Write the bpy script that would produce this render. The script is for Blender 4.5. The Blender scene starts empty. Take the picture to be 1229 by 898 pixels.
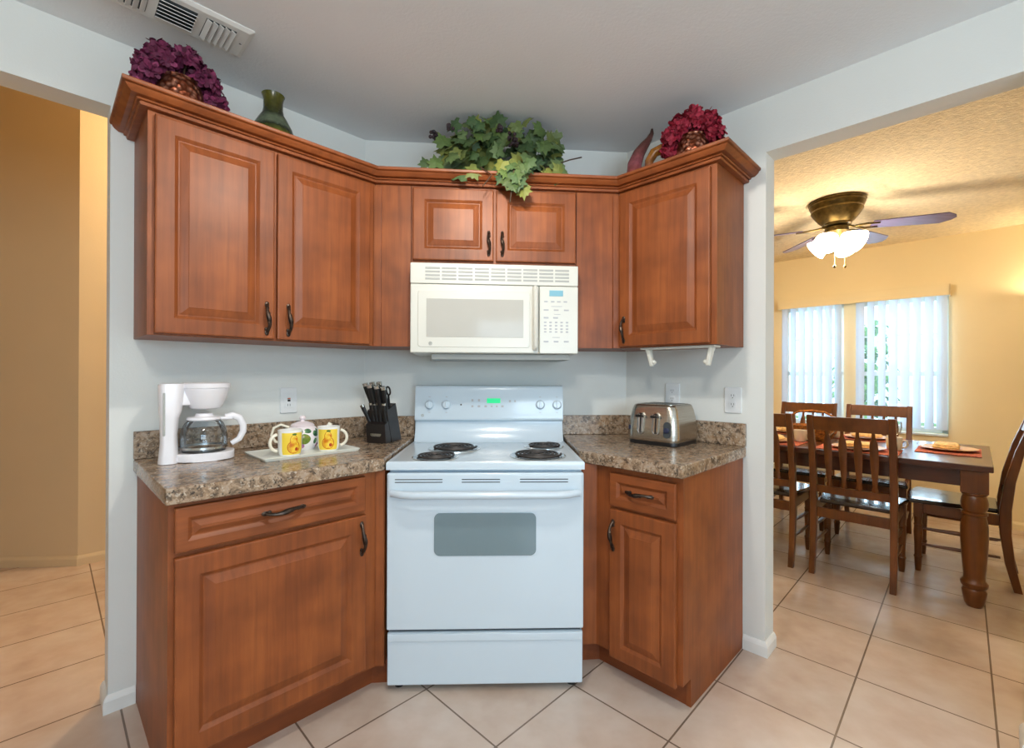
import bpy, bmesh, math, random
from mathutils import Vector, Matrix
R_ = math.radians
random.seed(7)
C = bpy.context.scene.collection
SC = bpy.context.scene

# ------------------------------------------------------------------ camera, world, lights, exposure
cam = bpy.data.cameras.new('camera'); cam.sensor_width = 36.0; cam.lens = 36.0 * 548.8 / 1229.0
cam.clip_start = 0.02; cam.clip_end = 200
camo = bpy.data.objects.new('camera', cam); C.objects.link(camo)
camo.matrix_world = Matrix.Translation((0, 0, 1.223)) @ Matrix.Rotation(R_(90.10), 4, 'X') @ Matrix.Rotation(R_(0.19), 4, 'Z')
SC.camera = camo
SC.view_settings.view_transform = 'Standard'; SC.view_settings.look = 'None'
SC.view_settings.gamma = 1.0; SC.view_settings.use_curve_mapping = False
SC.view_settings.exposure = 0.15
SC.cycles.use_denoising = True
SC.cycles.max_bounces = 10; SC.cycles.diffuse_bounces = 6
SC.cycles.caustics_reflective = False; SC.cycles.caustics_refractive = False
SC.cycles.sample_clamp_indirect = 6.0
W = bpy.data.worlds.new('sky'); SC.world = W; W.use_nodes = True
bg = W.node_tree.nodes['Background']; bg.inputs[0].default_value = (0.58, 0.82, 1.0, 1); bg.inputs[1].default_value = 2.6

def light(name, typ, loc, energy, color, size=0.1, size_y=None, target=None, spot=None, blend=0.5):
    d = bpy.data.lights.new(name, typ); d.energy = energy; d.color = color
    if typ == 'AREA':
        d.shape = 'RECTANGLE'; d.size = size; d.size_y = size_y or size
    else: d.shadow_soft_size = size
    if typ == 'SPOT': d.spot_size = R_(spot); d.spot_blend = blend
    o = bpy.data.objects.new(name, d); C.objects.link(o); o.location = loc
    if target is not None:
        o.rotation_euler = (Vector(target) - Vector(loc)).to_track_quat('-Z', 'Y').to_euler()
    return o
COOL = (0.66, 0.84, 1.0); WARM = (1.0, 0.84, 0.62); NEUT = (1.0, 0.93, 0.83)
light('daylight_rear_window', 'AREA', (1.35, -2.46, 1.45), 50, COOL, 2.1, 1.2, (0.3, 2, 1.5))
light('kitchen_ceiling_lamp', 'SPOT', (-0.07, 1.06, 2.24), 34, NEUT, 0.05, target=(-0.07, 1.06, 0), spot=178, blend=0.08)
light('kitchen_fill_light', 'POINT', (0.0, -0.25, 2.28), 37, NEUT, 0.12)  # added unseen fill that lifts the ceiling and upper walls
light('kitchen_track_spot', 'SPOT', (-0.22, 0.92, 2.34), 25, (1.0, 0.86, 0.68), 0.02, target=(-0.07, 2.08, 1.95), spot=25, blend=0.85)
light('hall_ceiling_lamp', 'POINT', (-1.75, 3.25, 2.8), 64, (1.0, 0.82, 0.58), 0.08)

# ------------------------------------------------------------------ wall frames (u along the wall to the right, v out of the wall into the kitchen)
class Fr:
    def __init__(s, o, deg):
        s.o = Vector(o); s.az = R_(deg); s.u = Vector((math.cos(s.az), math.sin(s.az))); s.v = Vector((s.u.y, -s.u.x))
    def p(s, u, v, z=0.0):
        q = s.o + s.u * u + s.v * v
        return Vector((q.x, q.y, z))
    def loc(s, p):
        d = Vector((p[0], p[1])) - s.o
        return (d.dot(s.u), -d.dot(s.v))        # local x, y (y points into the wall)
L = Fr((-1.40, 1.709), 45.8); B = Fr((-0.763, 2.364), 5.07); R = Fr((0.622, 2.487), -45.4); S = Fr((-0.479, 1.745), 1.6)
def isect(p, d, q, e):
    den = d.x * e.y - d.y * e.x
    t = ((q.x - p.x) * e.y - (q.y - p.y) * e.x) / den
    return Vector((p.x + d.x * t, p.y + d.y * t))

# ------------------------------------------------------------------ materials
def newmat(name):
    m = bpy.data.materials.new(name); m.use_nodes = True
    return m, m.node_tree.nodes, m.node_tree.links, m.node_tree.nodes['Principled BSDF']
def lin(r, g, b):
    f = lambda c: ((c / 255) / 12.92 if c / 255 <= 0.04045 else ((c / 255 + 0.055) / 1.055) ** 2.4)
    return (f(r), f(g), f(b), 1)
def coords(n, l, scale=(1, 1, 1), rot=(0, 0, 0), loc=(0, 0, 0)):
    t = n.new('ShaderNodeTexCoord'); m = n.new('ShaderNodeMapping'); l.new(t.outputs['Object'], m.inputs[0])
    m.inputs['Scale'].default_value = scale; m.inputs['Rotation'].default_value = rot; m.inputs['Location'].default_value = loc
    return m.outputs[0]
def noise(n, l, vec, scale, detail=3, rough=0.5, dist=0.0):
    t = n.new('ShaderNodeTexNoise'); l.new(vec, t.inputs['Vector'])
    t.inputs['Scale'].default_value = scale; t.inputs['Detail'].default_value = detail
    t.inputs['Roughness'].default_value = rough; t.inputs['Distortion'].default_value = dist
    return t.outputs['Fac']
def ramp(n, l, fac, stops, interp='LINEAR'):
    r = n.new('ShaderNodeValToRGB'); l.new(fac, r.inputs[0]); cr = r.color_ramp; cr.interpolation = interp
    while len(cr.elements) < len(stops): cr.elements.new(0.5)
    for e, (p, c) in zip(cr.elements, stops): e.position = p; e.color = c
    return r.outputs[0]
def mixc(n, l, fac, a, b, mode='MIX'):
    x = n.new('ShaderNodeMix'); x.data_type = 'RGBA'; x.blend_type = mode
    for s, v in ((x.inputs['Factor'], fac), (x.inputs['A'], a), (x.inputs['B'], b)):
        if hasattr(v, 'links') or hasattr(v, 'is_linked'): l.new(v, s)
        else: s.default_value = v
    return x.outputs['Result']
def bump(n, l, b, h, strength, dist=0.01):
    k = n.new('ShaderNodeBump'); k.inputs['Strength'].default_value = strength; k.inputs['Distance'].default_value = dist
    l.new(h, k.inputs['Height']); l.new(k.outputs[0], b.inputs['Normal'])
def plain(name, col, rough=0.5, metal=0.0, spec=0.5, vary=0.06, scale=9.0, bmp=0.0, bscale=60, coat=0.0, trans=0.0, alpha=1.0):
    m, n, l, b = newmat(name); v = coords(n, l)
    f = noise(n, l, v, scale, 3)
    c2 = tuple(max(0, c * (1 - vary * 2)) for c in col[:3]) + (1,)
    c3 = tuple(min(1, c * (1 + vary * 2)) for c in col[:3]) + (1,)
    l.new(ramp(n, l, f, [(0.3, c2), (0.7, c3)]), b.inputs['Base Color'])
    b.inputs['Roughness'].default_value = rough; b.inputs['Metallic'].default_value = metal
    b.inputs['Specular IOR Level'].default_value = spec; b.inputs['Coat Weight'].default_value = coat
    b.inputs['Transmission Weight'].default_value = trans; b.inputs['Alpha'].default_value = alpha
    if bmp: bump(n, l, b, noise(n, l, v, bscale, 4), bmp)
    return m
def wood(name, dark, mid, light_, axis='z', rough=0.46, scale=1.0, coat=0.06):
    m, n, l, b = newmat(name)
    lo, hi = 1.1 * scale, 22 * scale
    sc = {'z': (hi, hi, lo), 'x': (lo, hi, hi)}[axis]
    sc2 = {'z': (4 * scale, 4 * scale, 0.9 * scale), 'x': (0.9 * scale, 4 * scale, 4 * scale)}[axis]
    f1 = noise(n, l, coords(n, l, sc), 2.2, 5, 0.6, 0.4)
    f2 = noise(n, l, coords(n, l, sc2), 1.8, 3, 0.5, 1.2)
    c1 = ramp(n, l, f1, [(0.25, dark), (0.5, mid), (0.78, light_)])
    c2 = ramp(n, l, f2, [(0.3, mid), (0.7, light_)])
    f3 = noise(n, l, coords(n, l, (7, 7, 7)), 1.0, 2)
    c = mixc(n, l, 0.5, c1, c2)
    l.new(mixc(n, l, ramp(n, l, f3, [(0.38, (0, 0, 0, 1)), (0.72, (0.5, 0.5, 0.5, 1))]), c, dark), b.inputs['Base Color'])
    b.inputs['Roughness'].default_value = rough; b.inputs['Specular IOR Level'].default_value = 0.36; b.inputs['Coat Weight'].default_value = coat; b.inputs['Coat Roughness'].default_value = 0.3
    return m
M = {}
M['wood'] = wood('cherry_wood', lin(84, 40, 17), lin(134, 70, 32), lin(162, 91, 44))
M['woodh'] = wood('cherry_wood_crosswise', lin(84, 40, 17), lin(134, 70, 32), lin(162, 91, 44), 'x')
M['woodshade'] = wood('cherry_wood_toe_shade', lin(92, 42, 16), lin(124, 62, 28), lin(140, 74, 36), 'x', 0.5)  # same cherry, with the shade of the toe recess put into its colour
M['chairwood'] = wood('chestnut_wood', lin(58, 28, 8), lin(100, 55, 17), lin(128, 74, 27), 'z', 0.3, 1.0, 0.3)
M['tablewood'] = wood('table_wood', lin(48, 22, 12), lin(74, 37, 20), lin(92, 48, 27), 'x', 0.22, 1.0, 0.4)
M['seatwood'] = plain('seat_dark_wood', lin(40, 24, 20), 0.18, coat=0.5)
def paint(name, col, bscale=140, bs=0.05, rough=0.75):
    return plain(name, col, rough, 0, 0.3, 0.012, 2.0, bs, bscale)
M['kwall'] = paint('pale_wall_paint', lin(220, 223, 220))
M['kceil'] = paint('white_ceiling_paint', lin(230, 234, 237), 90, 0.12, 0.85)
M['hwall'] = paint('tan_wall_paint', lin(206, 186, 150))
M['dwall'] = paint('yellow_wall_paint', lin(242, 226, 186))
M['dceil'] = plain('popcorn_ceiling', lin(238, 224, 194), 0.9, 0, 0.2, 0.05, 40, 0.9, 75)
M['trim'] = plain('white_trim_paint', lin(226, 228, 226), 0.4, 0, 0.5, 0.01)
M['enamel'] = plain('white_enamel', lin(200, 215, 226), 0.16, 0, 0.5, 0.005, 3, coat=0.3)
M['enamel2'] = plain('white_plastic', lin(214, 214, 205), 0.28, 0, 0.5, 0.005, 3)
M['cmplastic'] = plain('glossy_white_plastic', lin(236, 234, 238), 0.22, 0, 0.5, 0.01, 3)
M['gap'] = plain('dark_gap', lin(58, 64, 68), 0.6)
M['greyslot'] = plain('grey_slot', lin(168, 170, 166), 0.5, vary=0.01)
M['key'] = plain('grey_key_print', lin(176, 178, 182), 0.5, vary=0.02)
M['ovenglass'] = plain('oven_glass', lin(112, 132, 140), 0.10, 0, 0.6, 0.02, 3)
M['mwglass'] = plain('microwave_window', lin(186, 185, 178), 0.08, 0, 0.22, 0.01, 3)
M['coil'] = plain('burner_coil', lin(66, 62, 60), 0.55, 0.5, vary=0.12, scale=30)
M['chrome'] = plain('chrome', lin(205, 205, 202), 0.16, 1.0, vary=0.02)
M['bronze'] = plain('oil_bronze', lin(70, 58, 50), 0.34, 0.85, vary=0.25, scale=60)
M['black'] = plain('black_plastic', lin(24, 23, 24), 0.3, vary=0.05)
M['blackwood'] = plain('black_block', lin(34, 28, 26), 0.35, vary=0.15)
M['steel'] = plain('knife_steel', lin(210, 208, 200), 0.2, 1.0, vary=0.02)
M['dial'] = plain('navy_dial', lin(30, 40, 74), 0.3, vary=0.2, scale=70)
M['cream'] = plain('cream_ceramic', lin(238, 232, 214), 0.25, vary=0.02)
M['tray'] = plain('white_tray', lin(226, 230, 222), 0.3, vary=0.02)
M['brass'] = plain('antique_brass', lin(92, 76, 42), 0.35, 0.85, vary=0.2, scale=30)
M['placemat'] = plain('rust_placemat_weave', lin(178, 92, 66), 0.85, vary=0.25, scale=120, bmp=0.4, bscale=240)
M['tanplate'] = plain('tan_stoneware', lin(202, 160, 108), 0.35, vary=0.06)
M['napkin'] = plain('print_napkin', lin(228, 190, 130), 0.8, vary=0.15, scale=50)
M['basket'] = plain('woven_basket', lin(172, 108, 40), 0.7, vary=0.35, scale=70, bmp=0.8, bscale=110)
M['outlet'] = plain('outlet_plastic', lin(222, 226, 228), 0.35, vary=0.01)
M['lawn'] = plain('lawn_grass', lin(110, 140, 80), 0.9, vary=0.2, scale=30)
M['shrub'] = plain('shrub_leaf', lin(112, 150, 96), 0.7, vary=0.25, scale=20)
M['house'] = plain('pale_stucco', lin(222, 232, 240), 0.8)
M['blueblade'] = plain('blue_painted_blade', lin(86, 82, 110), 0.35, vary=0.05)

def m_steelbrush():
    m, n, l, b = newmat('brushed_steel'); f = noise(n, l, coords(n, l, (3, 3, 240)), 2, 3)
    l.new(ramp(n, l, f, [(0.3, lin(172, 164, 152)), (0.7, lin(200, 192, 180))]), b.inputs['Base Color'])
    b.inputs['Metallic'].default_value = 1.0; b.inputs['Roughness'].default_value = 0.24
    return m
M['brushed'] = m_steelbrush()
def m_granite():
    m, n, l, b = newmat('granite_laminate'); v = coords(n, l)
    f1 = noise(n, l, v, 38, 7, 0.72, 0.5)
    c1 = ramp(n, l, f1, [(0.30, lin(52, 44, 38)), (0.41, lin(104, 88, 72)), (0.50, lin(150, 126, 102)), (0.60, lin(172, 154, 134)), (0.74, lin(132, 126, 122))])
    f2 = noise(n, l, v, 70, 5, 0.7, 0.3)
    c = mixc(n, l, ramp(n, l, f2, [(0.55, (0, 0, 0, 1)), (0.62, (0.85, 0.85, 0.85, 1))]), c1, lin(34, 31, 30))
    f3 = noise(n, l, v, 14, 4, 0.6)
    c = mixc(n, l, ramp(n, l, f3, [(0.5, (0, 0, 0, 1)), (0.70, (0.5, 0.5, 0.5, 1))]), c, lin(168, 130, 92))
    f4 = noise(n, l, v, 100, 3, 0.6)
    c = mixc(n, l, ramp(n, l, f4, [(0.58, (0, 0, 0, 1)), (0.68, (0.7, 0.7, 0.7, 1))]), c, lin(208, 196, 178))
    l.new(c, b.inputs['Base Color']); b.inputs['Roughness'].default_value = 0.22
    return m
M['granite'] = m_granite()
def m_tile():
    m, n, l, b = newmat('beige_floor_tile')
    t = n.new('ShaderNodeTexCoord')
    s = n.new('ShaderNodeVectorMath'); s.operation = 'SUBTRACT'; l.new(t.outputs['Object'], s.inputs[0]); s.inputs[1].default_value = (1.4, 1.857, 0)
    mp = n.new('ShaderNodeVectorRotate'); mp.rotation_type = 'Z_AXIS'; l.new(s.outputs[0], mp.inputs['Vector']); mp.inputs['Angle'].default_value = R_(-45.4)
    ad = n.new('ShaderNodeVectorMath'); ad.operation = 'ADD'; l.new(mp.outputs[0], ad.inputs[0]); ad.inputs[1].default_value = (42.3, 39.2, 0)
    br = n.new('ShaderNodeTexBrick'); l.new(ad.outputs[0], br.inputs['Vector']); br.offset = 0.0; br.squash = 1.0
    br.inputs['Scale'].default_value = 1.0; br.inputs['Brick Width'].default_value = 0.423; br.inputs['Row Height'].default_value = 0.392
    br.inputs['Mortar Size'].default_value = 0.0032; br.inputs['Mortar Smooth'].default_value = 0.1; br.inputs['Bias'].default_value = 0
    br.inputs['Color1'].default_value = lin(212, 200, 190); br.inputs['Color2'].default_value = lin(204, 192, 181); br.inputs['Mortar'].default_value = lin(124, 110, 98)
    v = coords(n, l, (1, 1, 1))
    f = noise(n, l, v, 3.2, 4, 0.55)
    c = mixc(n, l, 0.8, br.outputs['Color'], ramp(n, l, f, [(0.25, lin(224, 206, 194)), (0.45, lin(244, 232, 224)), (0.75, (1, 1, 1, 1))]), 'MULTIPLY')
    c = mixc(n, l, 0.5, c, ramp(n, l, noise(n, l, v, 11, 3, 0.5), [(0.3, lin(232, 224, 216)), (0.7, (1, 1, 1, 1))]), 'MULTIPLY')
    l.new(c, b.inputs['Base Color'])
    b.inputs['Roughness'].default_value = 0.27
    inv = n.new('ShaderNodeMath'); inv.operation = 'SUBTRACT'; inv.inputs[0].default_value = 1; l.new(br.outputs['Fac'], inv.inputs[1])
    bump(n, l, b, inv.outputs[0], 0.5, 0.003)
    return m
M['tile'] = m_tile()
def m_island(name, cols, rough=0.6, sheen=0.0, trans=0.0):
    m, n, l, b = newmat(name); g = n.new('ShaderNodeNewGeometry')
    st = [(i / max(1, len(cols) - 1), c) for i, c in enumerate(cols)]
    c = ramp(n, l, g.outputs['Random Per Island'], st)
    f = noise(n, l, coords(n, l), 45, 3)
    l.new(mixc(n, l, 0.5, c, ramp(n, l, f, [(0.3, (0.55, 0.55, 0.55, 1)), (0.7, (1.0, 1.0, 1.0, 1))]), 'MULTIPLY'), b.inputs['Base Color'])
    b.inputs['Roughness'].default_value = rough; b.inputs['Sheen Weight'].default_value = sheen
    return m
M['plum'] = m_island('plum_petals', [lin(74, 20, 48), lin(118, 34, 76), lin(88, 24, 58), lin(148, 56, 100)], 0.7)
M['crimson'] = m_island('crimson_petals', [lin(120, 14, 34), lin(168, 26, 54), lin(138, 16, 44), lin(192, 46, 74)], 0.7)
M['ivy'] = m_island('ivy_leaves', [lin(52, 78, 40), lin(96, 120, 60), lin(68, 98, 60), lin(140, 144, 64), lin(56, 86, 48), lin(106, 128, 78)], 0.6)
M['grape'] = m_island('dark_berries', [lin(36, 20, 28), lin(58, 38, 46)], 0.4)
M['stem'] = plain('brown_stem', lin(70, 50, 32), 0.7)
def m_copper():
    m, n, l, b = newmat('hammered_copper'); v = coords(n, l)
    vo = n.new('ShaderNodeTexVoronoi'); l.new(v, vo.inputs['Vector']); vo.inputs['Scale'].default_value = 62
    l.new(ramp(n, l, vo.outputs['Distance'], [(0.0, lin(206, 150, 126)), (0.6, lin(112, 56, 34))]), b.inputs['Base Color'])
    b.inputs['Metallic'].default_value = 0.85; b.inputs['Roughness'].default_value = 0.28
    bump(n, l, b, vo.outputs['Distance'], 0.7, 0.008)
    return m
M['copper'] = m_copper()
def m_bands(name, stops, zscale, rough=0.3, metal=0.0):
    m, n, l, b = newmat(name); t = n.new('ShaderNodeTexCoord'); s = n.new('ShaderNodeSeparateXYZ'); l.new(t.outputs['Object'], s.inputs[0])
    f = noise(n, l, t.outputs['Object'], 26, 4, 0.6, 0.5)
    a = n.new('ShaderNodeMath'); a.operation = 'MULTIPLY_ADD'; l.new(s.outputs['Z'], a.inputs[0]); a.inputs[1].default_value = zscale
    q = n.new('ShaderNodeMath'); q.operation = 'MULTIPLY'; l.new(f, q.inputs[0]); q.inputs[1].default_value = 0.10
    l.new(q.outputs[0], a.inputs[2])
    c = ramp(n, l, a.outputs[0], stops)
    l.new(mixc(n, l, 0.6, c, ramp(n, l, noise(n, l, t.outputs['Object'], 40, 4), [(0.35, (0.4, 0.4, 0.4, 1)), (0.65, (1.15, 1.15, 1.1, 1))]), 'MULTIPLY'), b.inputs['Base Color'])
    b.inputs['Roughness'].default_value = rough; b.inputs['Metallic'].default_value = metal
    return m
M['greenglaze'] = m_bands('green_glaze', [(0.0, lin(60, 68, 20)), (0.36, lin(92, 98, 26)), (0.46, lin(34, 42, 24)), (0.50, lin(98, 110, 88)), (0.60, lin(90, 100, 78)), (0.66, lin(48, 54, 24)), (1.0, lin(98, 94, 26))], 3.3, 0.25)
M['hornglass'] = m_bands('amber_to_plum_glass', [(0.0, lin(186, 90, 40)), (0.25, lin(178, 80, 56)), (0.5, lin(160, 84, 92)), (0.75, lin(120, 70, 66)), (1.0, lin(64, 40, 36))], 3.4, 0.2)
M['humpglass'] = m_bands('amber_glass', [(0.0, lin(150, 84, 74)), (0.45, lin(150, 88, 70)), (0.8, lin(178, 116, 42)), (1.0, lin(188, 122, 44))], 5.0, 0.2)
def m_glass(name, col=(0.97, 0.99, 0.99, 1), rough=0.02, mix=0.86):
    m, n, l, b = newmat(name); n.remove(b); out = n['Material Output']
    tr = n.new('ShaderNodeBsdfTransparent'); tr.inputs[0].default_value = col
    gl = n.new('ShaderNodeBsdfGlossy'); gl.inputs['Roughness'].default_value = rough
    lw = n.new('ShaderNodeLayerWeight'); lw.inputs[0].default_value = 0.25
    mr = n.new('ShaderNodeMath'); mr.operation = 'MULTIPLY_ADD'; l.new(lw.outputs['Fresnel'], mr.inputs[0]); mr.inputs[1].default_value = 0.8; mr.inputs[2].default_value = 1 - mix - 0.1
    mr.use_clamp = True
    mx = n.new('ShaderNodeMixShader'); l.new(mr.outputs[0], mx.inputs[0]); l.new(tr.outputs[0], mx.inputs[1]); l.new(gl.outputs[0], mx.inputs[2])
    l.new(mx.outputs[0], out.inputs[0]); return m
M['glass'] = m_glass('clear_glass')
M['carafe'] = m_glass('carafe_glass', (0.95, 0.98, 1.0, 1), 0.03, 0.86)
def m_slat():
    m, n, l, b = newmat('vinyl_blind_slat'); out = n['Material Output']
    b.inputs['Base Color'].default_value = lin(226, 230, 234); b.inputs['Roughness'].default_value = 0.5
    t = n.new('ShaderNodeBsdfTranslucent'); t.inputs[0].default_value = lin(226, 232, 240)
    mx = n.new('ShaderNodeMixShader'); mx.inputs[0].default_value = 0.45; l.new(b.outputs[0], mx.inputs[1]); l.new(t.outputs[0], mx.inputs[2]); l.new(mx.outputs[0], out.inputs[0])
    return m
M['slat'] = m_slat()
def m_emit(name, col, strength, base=None):
    m, n, l, b = newmat(name); b.inputs['Base Color'].default_value = base or col
    f = noise(n, l, coords(n, l), 6, 2)
    l.new(ramp(n, l, f, [(0.2, tuple(c * 0.94 for c in col[:3]) + (1,)), (0.8, col)]), b.inputs['Emission Color'])
    b.inputs['Emission Strength'].default_value = strength
    return m
M['lampglass'] = m_emit('lit_frosted_glass', (1.0, 0.84, 0.60, 1), 9.0)
M['greenlcd'] = m_emit('green_display', lin(20, 190, 120), 0.75)
M['bluelcd'] = m_emit('teal_display', lin(110, 160, 176), 0.35)
def m_fanblade():
    m, n, l, b = newmat('rosewood_blade_face'); t = coords(n, l, (1, 14, 14))
    l.new(ramp(n, l, noise(n, l, t, 3, 4), [(0.3, lin(84, 72, 104)), (0.7, lin(104, 92, 126))]), b.inputs['Base Color']); b.inputs['Roughness'].default_value = 0.3
    return m
M['blade'] = m_fanblade()
def m_mug():
    m, n, l, b = newmat('yellow_panel_mug'); t = n.new('ShaderNodeTexCoord'); s = n.new('ShaderNodeSeparateXYZ'); l.new(t.outputs['Object'], s.inputs[0])
    def mth(op, a, b_=None, c_=None):
        k = n.new('ShaderNodeMath'); k.operation = op
        for i, v in enumerate((a, b_, c_)):
            if v is None: continue
            if isinstance(v, (int, float)): k.inputs[i].default_value = v
            else: l.new(v, k.inputs[i])
        return k.outputs[0]
    X, Y, Z = s.outputs
    ang = mth('ARCTAN2', X, mth('MULTIPLY', Y, -1.0))                # 0 on the front of the mug
    inx = mth('LESS_THAN', mth('ABSOLUTE', ang), 1.0)
    inz = mth('MULTIPLY', mth('GREATER_THAN', Z, 0.006), mth('LESS_THAN', Z, 0.088))
    c = mixc(n, l, mth('MULTIPLY', inx, inz), lin(240, 240, 236), lin(246, 214, 74))
    def blob(cx, cz, rx, rz):
        a = mth('DIVIDE', mth('SUBTRACT', ang, cx), rx); q = mth('DIVIDE', mth('SUBTRACT', Z, cz), rz)
        return mth('LESS_THAN', mth('ADD', mth('MULTIPLY', a, a), mth('MULTIPLY', q, q)), 1.0)
    f = noise(n, l, t.outputs['Object'], 55, 2)
    pear = ramp(n, l, f, [(0.35, lin(214, 120, 30)), (0.5, lin(240, 190, 50)), (0.7, lin(250, 224, 90))])
    for (cx, cz, rx, rz) in ((0.05, 0.034, 0.50, 0.022), (0.05, 0.058, 0.30, 0.020)):
        c = mixc(n, l, blob(cx, cz, rx * 1.14, rz * 1.10), c, lin(196, 96, 30))
    for (cx, cz, rx, rz) in ((0.05, 0.034, 0.50, 0.022), (0.05, 0.058, 0.30, 0.020)):
        c = mixc(n, l, blob(cx, cz, rx, rz), c, pear)
    c = mixc(n, l, blob(0.28, 0.026, 0.14, 0.007), c, lin(186, 70, 30))
    c = mixc(n, l, blob(0.10, 0.082, 0.20, 0.004), c, lin(70, 110, 40))
    l.new(c, b.inputs['Base Color']); b.inputs['Roughness'].default_value = 0.2
    return m
M['mug'] = m_mug()
def m_teapot():
    m, n, l, b = newmat('fruit_print_ceramic'); t = n.new('ShaderNodeTexCoord'); sp = n.new('ShaderNodeSeparateXYZ'); l.new(t.outputs['Object'], sp.inputs[0])
    def mth(op, a, b_=None):
        k = n.new('ShaderNodeMath'); k.operation = op
        for i, v in enumerate((a, b_)):
            if v is None: continue
            if isinstance(v, (int, float)): k.inputs[i].default_value = v
            else: l.new(v, k.inputs[i])
        return k.outputs[0]
    X, Y, Z = sp.outputs
    ang = mth('ARCTAN2', X, mth('MULTIPLY', Y, -1.0)); f = noise(n, l, t.outputs['Object'], 60, 3)
    c = ramp(n, l, noise(n, l, t.outputs['Object'], 8, 2), [(0.3, lin(236, 226, 230)), (0.7, lin(242, 236, 236))])
    green = ramp(n, l, f, [(0.35, lin(40, 84, 60)), (0.65, lin(104, 146, 96))]); apple = ramp(n, l, f, [(0.3, lin(90, 124, 40)), (0.55, lin(128, 140, 52)), (0.7, lin(150, 92, 50))]); plum = ramp(n, l, f, [(0.3, lin(150, 80, 150)), (0.7, lin(196, 130, 170))])
    for k in range(-2, 3):
        for (cx, cz, rx, rz, col) in ((-0.38, 0.066, 0.22, 0.012, green), (-0.12, 0.075, 0.16, 0.010, green), (0.34, 0.078, 0.24, 0.009, green), (0.12, 0.046, 0.36, 0.021, apple), (-0.06, 0.018, 0.20, 0.010, plum), (-0.44, 0.036, 0.12, 0.012, green)):
            a = mth('DIVIDE', mth('SUBTRACT', ang, cx + k * 1.25), rx); q = mth('DIVIDE', mth('SUBTRACT', Z, cz), rz)
            c = mixc(n, l, mth('LESS_THAN', mth('ADD', mth('MULTIPLY', a, a), mth('MULTIPLY', q, q)), 1.0), c, col)
    l.new(c, b.inputs['Base Color']); b.inputs['Roughness'].default_value = 0.18
    return m
M['teapot'] = m_teapot()
M['potlid'] = plain('pale_pink_ceramic', lin(232, 220, 224), 0.18, vary=0.02)

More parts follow.
